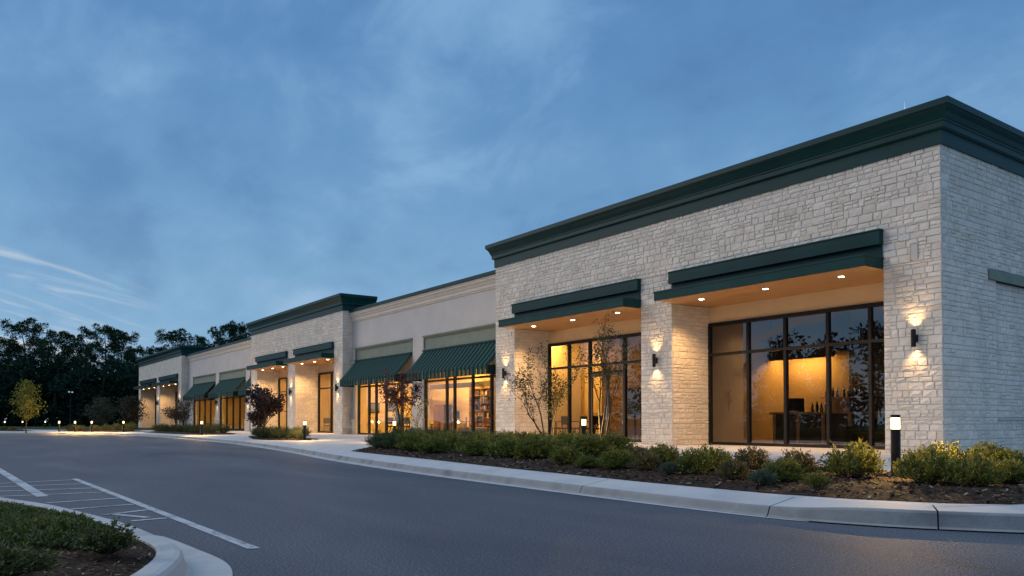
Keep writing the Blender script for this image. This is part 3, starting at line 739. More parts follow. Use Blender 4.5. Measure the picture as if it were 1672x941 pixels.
for i in range(7):
    o = prot[i % 2].copy(); COL.objects.link(o); o.location = (-6.65+i*.2+.04*(i % 2), 5.75, 1.72)
    tag(o, 'small bottle in the row on the wall shelf behind the counter', 'bottle', 'bottles on the wall shelf')
plant_shade = empty('wall_image', (-8.335, 2.75, 1.6), label='small dark plant-shaped shadow on the tan side wall behind the leftmost pane', cat='picture')
b = MB()  # vague plant-like shadow, modelled as flat brown leaf shapes on the wall
rr = random.Random(5)
b.tube([(.01, 0, -.35), (.012, .03, 0), (.012, .0, .3)], .012, 5)
for i in range(16):
    z = -.15+.45*i/16; s = 1 if i % 2 else -1; y = s*rr.uniform(.08, .24)
    b.face([(.012, 0, z), (.012, y*.5, z+.02), (.014, y, z+.10), (.012, y*.5, z+.09)])
b.build('plant_shadow', pbr('plant_shadow_tone', (.26, .17, .075), (.32, .21, .10), rough=.9), plant_shade)
so = empty('sofa', (-3.1, 3.0, F), label='black sofa behind the right panes of the near corner window', cat='sofa')
b = MB(); b.bbox(-.85, .85, -.4, .4, .12, .42, .04); b.build('seat', DARKF, so)
b = MB(); b.bbox(-.85, .85, .22, .42, .421, .82, .05); b.build('backrest', DARKF, so)
for s in (-1, 1):
    b = MB(); b.bbox(min(s*.852, s*1.02), max(s*.852, s*1.02), -.4, .42, .1, .6, .04); b.build('armrest', DARKF, so)
for x in (-.9, .9):
    for y in (-.3, .3):
        b = MB(); b.box(x-.03, x+.03, y-.03, y+.03, 0, .0995); b.build('leg', BLACK, so)
# entrance room: dining table, chairs, desk with boxes, hanging screen, pendant
table((-16.9, 3.3, F), 1.7, .9, .75, 'dark dining table with chairs behind the left entrance glass', WOOD)
for (x, y, rz, lb) in [(-17.5, 2.65, 3.14, 'dark chair at the near left side of the dining table'), (-16.5, 2.65, 3.14, 'dark chair at the near right side of the dining table'), (-17.4, 4.0, 0, 'dark chair at the far left side of the dining table'), (-16.4, 4.0, 0, 'dark chair at the far right side of the dining table'), (-15.7, 3.3, -1.57, 'dark chair at the right end of the dining table')]:
    chair((x, y, F), rz, lb)
dk = empty('reception_desk', (-12.3, 4.0, F), label='dark reception desk seen through the pane right of the double door', cat='desk')
b = MB(); b.bbox(-1.1, 1.1, -.3, .3, 0, .98, .01); b.build('desk_body', WOOD, dk)
b = MB(); b.bbox(-1.15, 1.15, -.36, .34, .981, 1.02, .006); b.build('desk_top', DARKW, dk)
for x, lb in ((-12.6, 'left dark box on the reception desk'), (-12.1, 'right dark box on the reception desk')):
    t = empty('box', (x, 3.95, F+1.02), label=lb, cat='box'); b = MB(); b.bbox(-.16, .16, -.12, .12, 0, .17, .01); b.build('box_body', DARKF, t); b = MB(); b.bbox(-.17, .17, -.13, .13, .1705, .20, .006); b.build('lid', DARKW, t)
tv = empty('screen', (-14.6, 4.6, 1.75), label='black upright screen on a stand inside the double door', cat='screen')
b = MB(); b.bbox(-.42, .42, -.03, .03, -.55, .55, .01); b.build('display', SCREEN, tv)
b = MB(); b.box(-.04, .04, -.02, .02, -1.55, -.551); b.box(-.3, .3, -.2, .2, -1.575, -1.551); b.build('stand', BLACK, tv)
# book room
bs = empty('bookshelf', (-26.6, 5.38, F), label='tall shelving full of books on the back wall of the book room', cat='bookshelf')
b = MB(); b.box(-1.7, 1.7, .16, .2, 0, 2.7)
for x in (-1.7, -.57, .57, 1.66): b.box(x, x+.04, -.16, .1595, 0, 2.7)
b.build('shelf_frame', PALEWOOD, bs)
for k in range(7):
    b = MB()
    for x in (-1.66, -.53, .61): b.box(x+.001, x+1.088 if x < .6 else x+1.048, -.155, .159, .12+k*.40, .145+k*.40)
    b.build('shelf_board', PALEWOOD, bs)
bkm = [pbr('book_cloth_%s' % n, c, None, rough=.7) for n, c in (('red', (.14, .03, .02)), ('blue', (.03, .05, .10)), ('black', (.02, .02, .02)), ('cream', (.45, .38, .28)), ('brown', (.10, .05, .025)))]
bp = []
for m in bkm:
    b = MB(); b.bbox(-.025, .025, -.1, .1, 0, .27, .004); bp.append(b.build('book', m))
rr = random.Random(8); used = [0]*5; cnt = 0
for k in range(2, 6):
    for x0 in (-1.64, -.51, .63):
        x = x0+.05
        while x < x0+.95:
            if rr.random() < .28: x += .12; continue
            q = rr.randrange(5); o = bp[q] if not used[q] else bp[q].copy()
            if used[q]: COL.objects.link(o)
            used[q] = 1; sc = rr.uniform(1.2, 1.8); o.location = (-26.6+x+.03, 5.36, F+.146+k*.4); o.scale = (sc, 1, rr.uniform(.75, 1.15))
            tag(o, 'book standing in the tall shelving of the book room', 'book', 'books on the tall shelving'); x += .051*sc+.005
table((-26.4, 3.3, F), 2.6, .8, .75, 'wide wooden desk carrying the monitor in the book room', WOOD)
mo = empty('monitor', (-26.6, 3.35, F+.75), label='dark monitor on the desk in the book room', cat='monitor')
b = MB(); b.bbox(-.33, .33, -.02, .02, .12, .52, .008); b.build('display', SCREEN, mo); b = MB(); b.box(-.03, .03, .021, .05, .0, .3); b.box(-.13, .13, -.08, .09, .0, .012); b.build('stand', BLACK, mo)
chair((-25.6, 3.95, F), 0, 'dark chair behind the desk, nearer the bookshelf', DARKF, .5); chair((-24.6, 4.2, F), .3, 'dark chair right of the desk in front of the bookshelf', DARKF, .5)
st = empty('bench', (-23.0, 2.1, F), label='grey upholstered bench behind the right panes of the book room', cat='bench')
b = MB(); b.bbox(-.9, .9, -.3, .3, .2, .45, .04); b.build('seat', GREYF, st)
for x in (-.7, .7): b = MB(); b.box(x-.04, x+.04, -.25, .25, 0, .1995); b.build('leg', BLACK, st)
cb = empty('cabinet', (-30.6, 4.9, F), label='tall dark cabinet against the back of the book room', cat='cabinet')
b = MB(); b.bbox(-.6, .6, -.25, .25, .06, 1.7, .01); b.box(-.55, .55, -.2, .2, 0, .0595); b.build('cabinet_body', DARKW, cb)
for x in (-.3, .3): b = MB(); b.box(x-.28, x+.28, -.27, -.2505, .1, 1.66); b.build('door', WOOD, cb)
tl = empty('table_lamp', (-29.2, 3.1, F+.6), label='small glowing lamp on a low stool in the book room', cat='lamp')
b = MB(); b.lathe(0, 0, [(.07, 0), (.07, .02), (.015, .03), (.015, .14)], 14); b.build('lamp_base', BLACK, tl)
b = MB(); b.lathe(0, 0, [(.05, .1405), (.13, .19), (.14, .25), (.10, .32), (.03, .34)], 16); b.build('lamp_shade', emit('lamp_shade_glow', (1, .75, .4), 5), tl)
table((-29.2, 3.1, F), .5, .5, .6, 'low square stool table under the glowing lamp', WOOD)
table((-31.5, 2.4, F), 1.4, .8, .75, 'pale table near the window under the reddish tree', PALEWOOD); chair((-32.3, 2.5, F), 1.57, 'dark chair left of the pale table'); chair((-30.5, 2.4, F), -1.57, 'dark chair right of the pale table')
for y, z, lb in ((1.9, 1.7, 'dark framed picture nearest the glass on the side wall of the book room'), (3.1, 1.8, 'dark framed picture farther in on the side wall of the book room')):
    pt = empty('wall_image', (-33.39, y, z), label=lb, cat='picture'); b = MB(); b.box(0, .03, -.35, .35, -.3, .3); b.build('picture_frame', BLACK, pt); b = MB(); b.box(.0305, .034, -.29, .29, -.24, .24); b.build('picture', GREYF, pt)
pp_ = empty('potted_plant', (-29.9, 1.7, F), label='tall leafy potted plant just behind the awning window under the reddish tree', cat='plant')
b = MB(); b.lathe(0, 0, [(.14, 0), (.18, .34), (.165, .34), (.15, .3)], 16); b.build('pot', BLACK, pp_)
b = MB(); rr = random.Random(4)
for i in range(70):
    az = rr.uniform(0, 6.28); p0 = Vector((0, 0, .3)); tip = Vector((math.cos(az)*rr.uniform(.1, .45), math.sin(az)*rr.uniform(.1, .45), rr.uniform(.7, 1.6))); n_ = Vector((-math.sin(az), math.cos(az), 0))*.03
    m_ = p0.lerp(tip, .6)+Vector((0, 0, .1)); b.face([p0, m_-n_, tip, m_+n_])
b.build('foliage', SHRUBD, pp_)
r = MB(); r.box(-33.3, -19.9, 4.3, 4.5, 2.75, 3.0); r.build('interior_beam', DARKW, BLD)
for x, y, lb in ((-24.0, 2.6, 'left dark armchair in front of the desk in the book room'), (-21.9, 3.2, 'dark armchair at the right end of the book room')): chair((x, y, F), 2.6, lb, DARKF, .45)
chair((-41.6, 2.4, F), 1.2, 'dark chair just inside the glass of the middle stone block')
# middle block room
wb = empty('display_board', (-40.6, 3.6, F), label='tall white display board inside the middle stone block', cat='board')
b = MB(); b.bbox(-.45, .45, -.03, .03, .5, 2.6, .01); b.build('board', WHITEP, wb); b = MB(); b.box(-.4, -.34, -.025, .025, .06, .4995); b.box(.34, .4, -.025, .025, .06, .4995); b.box(-.45, .45, -.25, .25, 0, .0595); b.build('stand', BLACK, wb)
chair((-39.7, 2.9, F), .5, 'dark chair in front of the white display board'); table((-38.9, 2.9, F), 1.0, .7, .75, 'small wooden table beside the white display board')

# ------------------------------------------------------------------ lamps outside
def wall_lamp(x, z, label, y=-.02, e=SC_E):
    t = empty('wall_lamp', (x, y, z), label=label, cat='wall lamp', group='black up-and-down cylinder wall lamps')
    b = MB(); n = 20; r0, r1, h = .055, .049, .205
    for k in range(n):
        a0, a1 = 2*math.pi*k/n, 2*math.pi*(k+1)/n
        P = lambda r, a, q: (r*math.cos(a), -.115+r*math.sin(a), q)
        b.face([P(r0, a0, -h), P(r0, a1, -h), P(r0, a1, h), P(r0, a0, h)]); b.face([P(r1, a0, h), P(r1, a1, h), P(r1, a1, -h), P(r1, a0, -h)])
        for q in (h, -h): b.face([P(r0, a0, q), P(r0, a1, q), P(r1, a1, q), P(r1, a0, q)])
    b.build('lamp_body', BLACK, t)
    b = MB(); b.bbox(-.045, .045, -.06, .018, -.09, .09, .006); b.build('wall_bracket', BLACK, t)
    b = MB()
    for s in (-1, 1): b.lathe(0, -.115, [(.046, s*(h-.075)), (.041, s*(h-.06))], 16)
    b.build('bulb', BULB, t)
    for s in (-1, 1):
        o = lamp('SPOT', (x, y-.115, z+s*(h-.02)), e, (1, .60, .25), spot_size=R(105), spot_blend=1.0, shadow_soft_size=.045)
        o.rotation_euler = (math.pi if s > 0 else 0, 0, 0)
for x, lb in ((-.6, 'black cylinder wall lamp glowing on the near corner stone pier'), (-8.9, 'black cylinder wall lamp on the pier between the two near entrances'), (-17.27, 'black cylinder wall lamp on the stone pier beside the striped awning window'),
              (-34.15, 'black cylinder wall lamp on the right pier of the middle stone block'), (-41.75, 'black cylinder wall lamp on the central pier of the middle stone block'), (-49.5, 'black cylinder wall lamp left of the purple tree on the middle block'),
              (-72.2, 'black cylinder wall lamp on the right pier of the farthest block'), (-81.8, 'black cylinder wall lamp on the central pier of the farthest block'), (-91.7, 'black cylinder wall lamp on the far left pier of the building')):
    wall_lamp(x, 2.85, lb)
wall_lamp(-25.7, 2.55, 'black cylinder wall lamp on the stucco pier between the two near awnings', y=YS-.012, e=34)
wall_lamp(-61.4, 2.55, 'black cylinder wall lamp on the stucco pier between two far wing awnings', y=YS-.012, e=34)
wall_lamp(-52.9, 2.55, 'black cylinder wall lamp on the far wing pier behind the purple tree', y=YS-.012, e=34)

def make_bollard():
    t = empty('bollard_light')
    b = MB(); b.lathe(0, 0, [(.075, 0), (.075, .005), (.058, .012), (.058, .60)], 24); b.build('post', BLACK, t)
    b = MB(); b.lathe(0, 0, [(.10, 0), (.10, .008), (.085, .014)], 20); b.build('base_plate', BLACK, t)
    b = MB(); b.lathe(0, 0, [(.053, .6005), (.053, .745)], 24); b.build('lamp_lens', LAMPW, t)
    b = MB(); b.lathe(0, 0, [(.058, .7455), (.058, .775), (.05, .783)], 24); b.build('cap', BLACK, t)
    return t
bproto = make_bollard()
BO = [((3.60, -8.62), 'nearest lit black bollard, in front of the near corner pier'), ((-5.6, -5.9), 'lit black bollard by the leaning little tree before the double door'), ((-16.5, -5.4), 'lit bollard glowing below the reddish tree, behind the hedge end'), ((-21.37, -6.85), 'lit bollard on the open pavement right of the purple tree'),
      ((-35.12, -7.30), 'lit bollard before the far wing window, between two shrub islands'), ((-50.49, -8.55), 'lit bollard alone at the left end of the far shrub island'), ((-52.6, -10.2), 'right one of three lit bollards near the yellow tree'), ((-53.6, -11.1), 'middle one of three lit bollards near the yellow tree'), ((-55.2, -11.9), 'left one of three lit bollards near the yellow tree')]
for i, (px, lb) in enumerate([(8, 'far lit bollard at the left edge of the picture'), (37, 'tiny far lit bollard just left of the yellow tree trunk'), (74, 'tiny far lit bollard left of the group of three')]):
    p = spot_at(px, 80+6*i); BO.append(((p.x, p.y), lb))
for i, (p, lb) in enumerate(BO):
    o = bproto if i == 0 else copy_tree(bproto); o.location = (p[0], p[1], GZ+(.05 if i < 2 else 0.004)); tag(o, lb, 'bollard', 'lit black bollards')
    if i < 9: lamp('POINT', (p[0], p[1], o.location.z+.69), 230 if i == 0 else 220, (1, .60, .20), shadow_soft_size=.03)
sl = spot_at(115, 96, GZ); t = empty('street_lamp', sl, R(60), 'distant street lamp with two small white heads before the dark wood', 'street lamp')
b = MB(); b.tube([(0, 0, 0), (0, 0, 4.4)], [.07, .045], 8); b.build('pole', BLACK, t)
b = MB(); b.tube([(0, -.45, 4.4), (0, .45, 4.4)], .025, 6); b.build('arm', BLACK, t)
for s in (-1, 1): b = MB(); b.bbox(-.08, .08, s*.42-.09, s*.42+.09, 4.22, 4.34, .03); b.build('lamp_head', emit('lamp_head_glow', (.8, .9, 1), .55), t)
t = empty('lightning_rod', (-.9, .15, H1+.925), label='thin lightning rod on top of the near corner cornice', cat='rod')
b = MB(); b.tube([(0, 0, 0), (0, 0, .35)], [.006, .003], 6); b.build('rod', STEEL, t); b = MB(); b.lathe(0, 0, [(.03, 0), (.03, .01), (.012, .03)], 10); b.build('rod_base', STEEL, t)

# ------------------------------------------------------------------ plants
def leaf(mb, p, d, l, w, r, c, up=None):
    d = d.normalized(); s = d.cross(Vector((r.gauss(0, 1), r.gauss(0, 1), r.gauss(0, 1)))).normalized()
    n = s.cross(d)
    mb.face([p, p+d*l*.45+s*w/2+n*l*.06, p+d*l, p+d*l*.45-s*w/2+n*l*.06], c)
def make_shrub(seed, w, h, nst, nl, ll, lw, mat, spiky=.7, name='shrub'):
    r = random.Random(seed); m = MB(); st = MB()
    for i in range(nst):
        az = r.uniform(0, 6.283); el = math.acos(1-r.random()*(.92)) if spiky < 1.5 else r.uniform(.1, 1.3)
        k = r.uniform(.78, 1.12)
        tip = Vector((math.cos(az)*math.sin(el)*w/2*k, math.sin(az)*math.sin(el)*w/2*k, .04+math.cos(el)*h*k*.95+.05*h))
        base = Vector((math.cos(az)*w*.08, math.sin(az)*w*.08, 0)); mid = base.lerp(tip, .5)+Vector((0, 0, h*.08))
        st.tube([base, mid, tip], [.006, .004, .002], 3, caps=False)
        dr = (tip-mid).normalized(); dr = (dr+Vector((0, 0, .45))).normalized(); tone = r.random()
        for j in range(nl):
            t = r.uniform(.25, 1.0)**.7; p = (base.lerp(mid, t*2) if t < .5 else mid.lerp(tip, t*2-1))
            p = p+Vector((r.gauss(0, 1), r.gauss(0, 1), r.gauss(0, 1)))*w*.028
            d = dr*spiky+Vector((r.gauss(0, .6), r.gauss(0, .6), r.gauss(.15, .6)))
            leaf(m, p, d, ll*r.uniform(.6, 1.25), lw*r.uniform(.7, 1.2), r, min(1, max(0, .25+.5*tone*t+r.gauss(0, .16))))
    t = empty(name)
    m.build('foliage', mat, t); st.build('stem', BARK, t)
    return t
SZ = {'shrubs on the foreground island': 1.0, 'shrubs in the mulch bed along the near pavement': .84}
PROT = {'green': [make_shrub(20+i, 1.0, .60, 120, 26, .085, .030, SHRUBL, .9) for i in range(4)],
        'lamplit': [make_shrub(70+i, 1.0, .60, 115, 26, .085, .030, SHRUB_LIT, .9) for i in range(2)],
        'bronze': [make_shrub(30+i, 1.0, .58, 105, 24, .085, .028, SHRUBB, .9) for i in range(2)],
        'tuft': [make_shrub(36+i, .75, .42, 70, 16, .12, .016, SHRUBG if i else SHRUBL, 1.8) for i in range(2)],
        'yew': [make_shrub(40+i, 1.1, .72, 120, 20, .075, .018, SHRUBD, .8) for i in range(3)]}
usedp = set()
def put(kind, x, y, z, s, label, group, seed=0, sz=1):
    r = random.Random(seed+int((x*7.1+y*3.3)*100)); p = PROT[kind][r.randrange(len(PROT[kind]))]
    if id(p) in usedp: o = copy_tree(p)
    else: o = p; usedp.add(id(p))
    o.location = (x, y, z); o.rotation_euler = (0, 0, r.uniform(0, 6.28)); s *= r.uniform(.92, 1.08)*SZ.get(group, .72); o.scale = (s, s*r.uniform(.92, 1.08), s*sz*r.uniform(.70, .86))
    tag(o, label, 'shrub', group); return o
ORD = ['first', 'second', 'third', 'fourth', 'fifth', 'sixth', 'seventh', 'eighth', 'ninth', 'tenth', 'eleventh', 'twelfth', 'thirteenth', 'fourteenth', 'fifteenth']
def zb(x, y): return float(bed_h(np.array([(x, y)]), BED1, GZ+.005, .055)[0])-.01
GB = 'shrubs in the mulch bed along the near pavement'
# lit shrubs near the near bollard, single specimens
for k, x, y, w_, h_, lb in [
 ('lamplit', 3.44, -9.36, 0.66, 0.38, 'bushy yellow-green shrub lit by the nearest bollard, on its left'),
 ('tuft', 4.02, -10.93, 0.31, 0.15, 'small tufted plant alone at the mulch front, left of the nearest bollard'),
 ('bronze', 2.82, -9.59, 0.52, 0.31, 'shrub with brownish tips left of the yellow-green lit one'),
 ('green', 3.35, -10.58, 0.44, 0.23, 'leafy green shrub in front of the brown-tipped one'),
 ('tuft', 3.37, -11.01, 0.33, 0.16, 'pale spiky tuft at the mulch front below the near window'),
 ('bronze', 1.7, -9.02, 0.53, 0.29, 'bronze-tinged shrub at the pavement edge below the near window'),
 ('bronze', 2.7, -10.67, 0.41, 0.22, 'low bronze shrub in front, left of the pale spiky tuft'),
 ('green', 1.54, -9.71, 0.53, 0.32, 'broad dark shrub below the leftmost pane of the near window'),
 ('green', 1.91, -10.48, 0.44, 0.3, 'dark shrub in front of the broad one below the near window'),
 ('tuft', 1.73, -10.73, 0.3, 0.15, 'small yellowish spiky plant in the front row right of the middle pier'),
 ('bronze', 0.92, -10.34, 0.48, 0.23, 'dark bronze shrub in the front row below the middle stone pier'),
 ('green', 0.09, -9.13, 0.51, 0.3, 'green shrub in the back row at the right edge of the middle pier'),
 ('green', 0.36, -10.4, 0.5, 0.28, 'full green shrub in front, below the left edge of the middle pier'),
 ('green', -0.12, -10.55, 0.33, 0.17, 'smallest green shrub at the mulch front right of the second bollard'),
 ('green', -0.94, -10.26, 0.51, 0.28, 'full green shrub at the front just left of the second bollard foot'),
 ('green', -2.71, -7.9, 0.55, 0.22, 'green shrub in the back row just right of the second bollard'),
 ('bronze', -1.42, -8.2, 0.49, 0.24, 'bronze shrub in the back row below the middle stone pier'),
 ('lamplit', 4.42, -9.45, 0.60, 0.36, 'bushy lit shrub just right of the nearest bollard, at the mulch front'),
 ('lamplit', 4.07, -8.21, 0.57, 0.37, 'tall lit shrub behind it, directly below the near building corner'),
 ('lamplit', 4.93, -9.51, 0.52, 0.31, 'second bushy lit shrub in the front row right of the nearest bollard'),
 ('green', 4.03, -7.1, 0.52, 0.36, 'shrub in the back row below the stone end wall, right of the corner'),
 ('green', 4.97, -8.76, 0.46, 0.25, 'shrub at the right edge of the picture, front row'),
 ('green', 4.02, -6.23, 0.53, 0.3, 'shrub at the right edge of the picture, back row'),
 ('lamplit', 3.02, -6.68, 0.45, 0.28, 'low lit shrub behind the nearest bollard at the pavement edge')]:
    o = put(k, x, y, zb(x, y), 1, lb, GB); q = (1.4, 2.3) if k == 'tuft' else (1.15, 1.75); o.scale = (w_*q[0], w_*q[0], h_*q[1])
rr = random.Random(77); pts = []
for i in range(4000):
    x = rr.uniform(-14.3, -2.6); y = rr.uniform(-10.2, -5.2)
    lo = -8.9-.13*(x+14)*1.0; lo = max(lo, -9.75)
    if y < lo or y > -6.1 or y > -5.3-.1*(x+14) or (x > -5 and y > -7.4): continue
    if not inside(np.array([(x, y)]), BED1)[0]: continue
    if seg_dist(np.array([(x, y)]), BED1)[0][0] < .45: continue
    if (x+5.6)**2+(y+5.9)**2 < .5: continue
    if all((x-a)**2+(y-b)**2 > .66**2 for a, b in pts): pts.append((x, y))
    if len(pts) >= 78: break
pts.sort(key=lambda p: p[1]); rows = [pts[i:i+15] for i in range(0, len(pts), 15)]
RN = ['front', 'second', 'third', 'back', 'rearmost']
for k, rw in enumerate(rows):
    for i, (x, y) in enumerate(sorted(rw)):
        put('yew' if x < -8.5 else 'green', x, y, zb(x, y), rr.uniform(.85, 1.02)*(1.0 if x < -8.5 else 1.05), '%s evergreen from left, %s row of the hedge left of second bollard' % (ORD[i], RN[min(k, 4)]), GB, 5)
def island(pts, lab, group, s, kind='yew'):
    pts = sorted(pts, key=lambda p: p[0])
    for i, (x, y, q) in enumerate(pts): put(kind, x, y, GZ+.05, s*q, lab % ORD[i], group, 9)
island([(-29.4, -6.0, 1), (-28.2, -6.45, 1), (-27, -6.75, 1), (-26, -7.1, 1.05), (-25, -7.3, 1), (-24, -7.35, 1), (-23.1, -7.3, 1), (-27.6, -5.95, 1.1), (-26.2, -6.0, 1.15), (-24.6, -6.2, 1.15), (-23.2, -6.3, 1.1), (-22.2, -6.9, .9)], '%s shrub from the left in the island under the purple tree', 'shrubs under the purple tree', 1.05)
island([(-50.5, -6.4, 1), (-49, -6.6, 1), (-47.4, -6.6, 1), (-45.8, -6.6, 1), (-44.2, -6.6, 1), (-42.6, -6.6, 1), (-41, -6.5, 1), (-39.4, -6.5, 1), (-38, -6.2, .95), (-47, -5.2, 1.15), (-44, -5.2, 1.15), (-41, -5.2, 1.15), (-38.6, -5.2, 1)], '%s shrub from the left in the long hedge under the spreading bare tree', 'shrubs in front of the farthest block', 1.2)
island([(-58.6, -10.8, 1), (-57.4, -10.6, 1.05), (-56.4, -10.4, .9), (-55.4, -9.6, 1), (-54.6, -9.0, 1), (-53.8, -8.4, 1.1), (-53.0, -7.8, 1.15), (-55.6, -8.2, 1.25), (-54.4, -7.4, 1.25)], '%s shrub from the left among those behind the three bollards', 'shrubs behind the three bollards', 1.1)
island([(-66, -15.3, .9), (-64.4, -14.7, .9), (-62.8, -14.2, .8)], '%s low shrub from the left at the left edge, left of the yellow tree', 'low shrubs at the left edge', 1.0, 'green')

# foreground island: leafy ground cover and three little shrubs
PATCH = [(3.72, -17.62), (3.2, -17.5), (2.5, -17.56), (1.7, -17.82), (.9, -18.2), (-.6, -18.55), (-3, -18.9), (-8.4, -19.15), (-8.4, -20.4), (2.6, -20.1), (3.0, -18.8), (3.45, -18.15)]
rng = np.random.default_rng(9); m = MB(); rr = random.Random(3)
c = np.concatenate([rng.uniform((-.2, -19.4), (3.8, -17.4), (60000, 2)), rng.uniform((-8.4, -20.4), (3.8, -17.4), (52000, 2))]); c = c[inside(c, PATCH)]; dd = seg_dist(c, PATCH)[0]; n = 0
for (x, y), d in zip(c, dd):
    nz = mnoise.noise((x*2.3, y*2.3, 0)); nz2 = mnoise.noise((x*6, y*6, 5))
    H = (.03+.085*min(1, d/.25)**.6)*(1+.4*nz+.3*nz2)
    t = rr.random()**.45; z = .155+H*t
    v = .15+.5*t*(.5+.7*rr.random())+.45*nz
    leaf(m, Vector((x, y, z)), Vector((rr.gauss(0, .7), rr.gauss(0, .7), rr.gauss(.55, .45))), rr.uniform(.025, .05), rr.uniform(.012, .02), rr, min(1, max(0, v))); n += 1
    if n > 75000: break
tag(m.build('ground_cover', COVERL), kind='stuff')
ROUND = make_shrub(61, .46, .27, 75, 20, .034, .022, COVERL, .5); PROT['round'] = [ROUND]
put('round', 3.92, -17.66, .165, .72, 'small round-leaved shrub at the nose end of the foreground island', 'shrubs on the foreground island')
PROT['fore'] = [make_shrub(62, .6, .26, 110, 22, .05, .016, COVERL, .8)]
put('fore', 4.5, -18.24, .165, .85, 'low clump cut by the lower left corner of the picture', 'shrubs on the foreground island')

def grow(tr, tips, r, p, d, ln, rad, lev, maxlev, spread, upw, nb, shrink):
    pts = [p]; rads = [rad]; n = 4; q = p; dd = d
    for i in range(n):
        dd = (dd+Vector((r.gauss(0, .10), r.gauss(0, .10), r.gauss(upw*.12, .06)))).normalized(); q = q+dd*ln/n; pts.append(q); rads.append(rad*(1-.45*(i+1)/n))
    tr.tube(pts, rads, 6 if lev < 2 else 4, caps=False)
    if lev >= maxlev-1: tips.append((pts, lev))
    if lev >= maxlev: return
    for k in range(nb):
        t = r.uniform(.35, 1.0) if k else 1.0; i = min(n-1, int(t*n)); f = t*n-i; s = pts[i].lerp(pts[i+1], f)
        ax = Vector((r.gauss(0, 1), r.gauss(0, 1), r.gauss(0, .4))); side = (ax-dd*ax.dot(dd)).normalized()
        nd = (dd+side*spread*r.uniform(.6, 1.3)+Vector((0, 0, upw*.3))).normalized()
        grow(tr, tips, r, s, nd, ln*shrink*r.uniform(.75, 1.15), rads[i]*.62, lev+1, maxlev, spread, upw, nb, shrink)
def tree(name, loc, seed, stems, h, maxlev, spread, upw, nb, shrink, rad, nleaf, ls, lw, mat, label, bark=BARK, group=None, droop=0, first=.34):
    r = random.Random(seed); tr = MB(); tips = []
    for d, l in stems: grow(tr, tips, r, Vector((0, 0, -.02)), Vector(d).normalized(), h*first*l, rad, 0, maxlev, spread, upw, nb, shrink)
    m = MB()
    for pts, lev in tips:
        tone = r.random()
        for j in range(nleaf):
            i = r.randrange(len(pts)-1); p = pts[i].lerp(pts[i+1], r.random())+Vector((r.gauss(0, 1), r.gauss(0, 1), r.gauss(0, 1)))*max(.07, ls*.8)
            leaf(m, p, Vector((r.gauss(0, 1), r.gauss(0, 1), r.gauss(-droop, .7))), ls*r.uniform(.6, 1.2), lw*r.uniform(.7, 1.2), r, min(1, max(0, .2+.5*tone+r.gauss(0, .18))))
    t = empty(name, loc, 0, label, 'tree', group)
    tr.build('trunk', bark, t, smooth=True); m.build('crown', mat, t); return t
tree('serviceberry_tree', (-6.34, -6.37, GZ+.04), 4, [((-.35, -.25, 1), 1.05), ((.18, .2, 1), .85), ((-.75, -.35, 1), .95), ((.06, .02, 1), 1.0)], 3.35, 3, .55, .8, 3, .62, .026, 15, .065, .033, SERVL, 'leaning multi-stemmed little tree left of the double door', BARK)
tree('serviceberry_tree', (-5.05, -5.8, GZ+.04), 9, [((.0, .0, 1), 1.25), ((.12, .2, 1), 1.0), ((-.15, -.1, 1), 1.1)], 3.9, 3, .42, 1.2, 3, .6, .026, 17, .065, .03, SERVL, 'slim upright little tree with thin foliage beside the second bollard', BARK)
tree('red_tree', (-15.0, -6.0, GZ+.04), 14, [((0, 0, 1), 1.0), ((.1, .12, 1), .9)], 3.3, 3, .85, .35, 4, .66, .03, 12, .09, .055, REDL, 'thin reddish-leaved little tree in front of the awning window', BARK)
tree('sparse_tree', (-17.2, -4.0, GZ+.0), 15, [((-.25, 0, 1), .95), ((.1, -.1, 1), .9)], 2.7, 3, .65, .35, 3, .64, .02, 4, .09, .045, SERVL, 'spindly olive little tree at the pier left of the reddish tree', BARK)
tree('plum_tree', spot_at(429, 33.3, GZ+.04), 21, [((0, 0, 1), 1.05), ((.2, .1, 1), .9), ((-.2, -.1, 1), .9)], 3.0, 3, .85, .45, 4, .68, .032, 19, .11, .07, PURPLEL, 'dark purple-leaved tree in the island before the middle stone block', BARK)
tree('spreading_tree', (-45.5, -5.9, GZ+.05), 27, [((-.35, -.2, 1), .95), ((.35, .2, 1), .95), ((0, 0, 1), 1.0)], 3.1, 3, .85, .25, 4, .68, .04, 9, .12, .06, BROWNL, 'spreading thin-leaved tree in front of the farthest stone block', BARK)
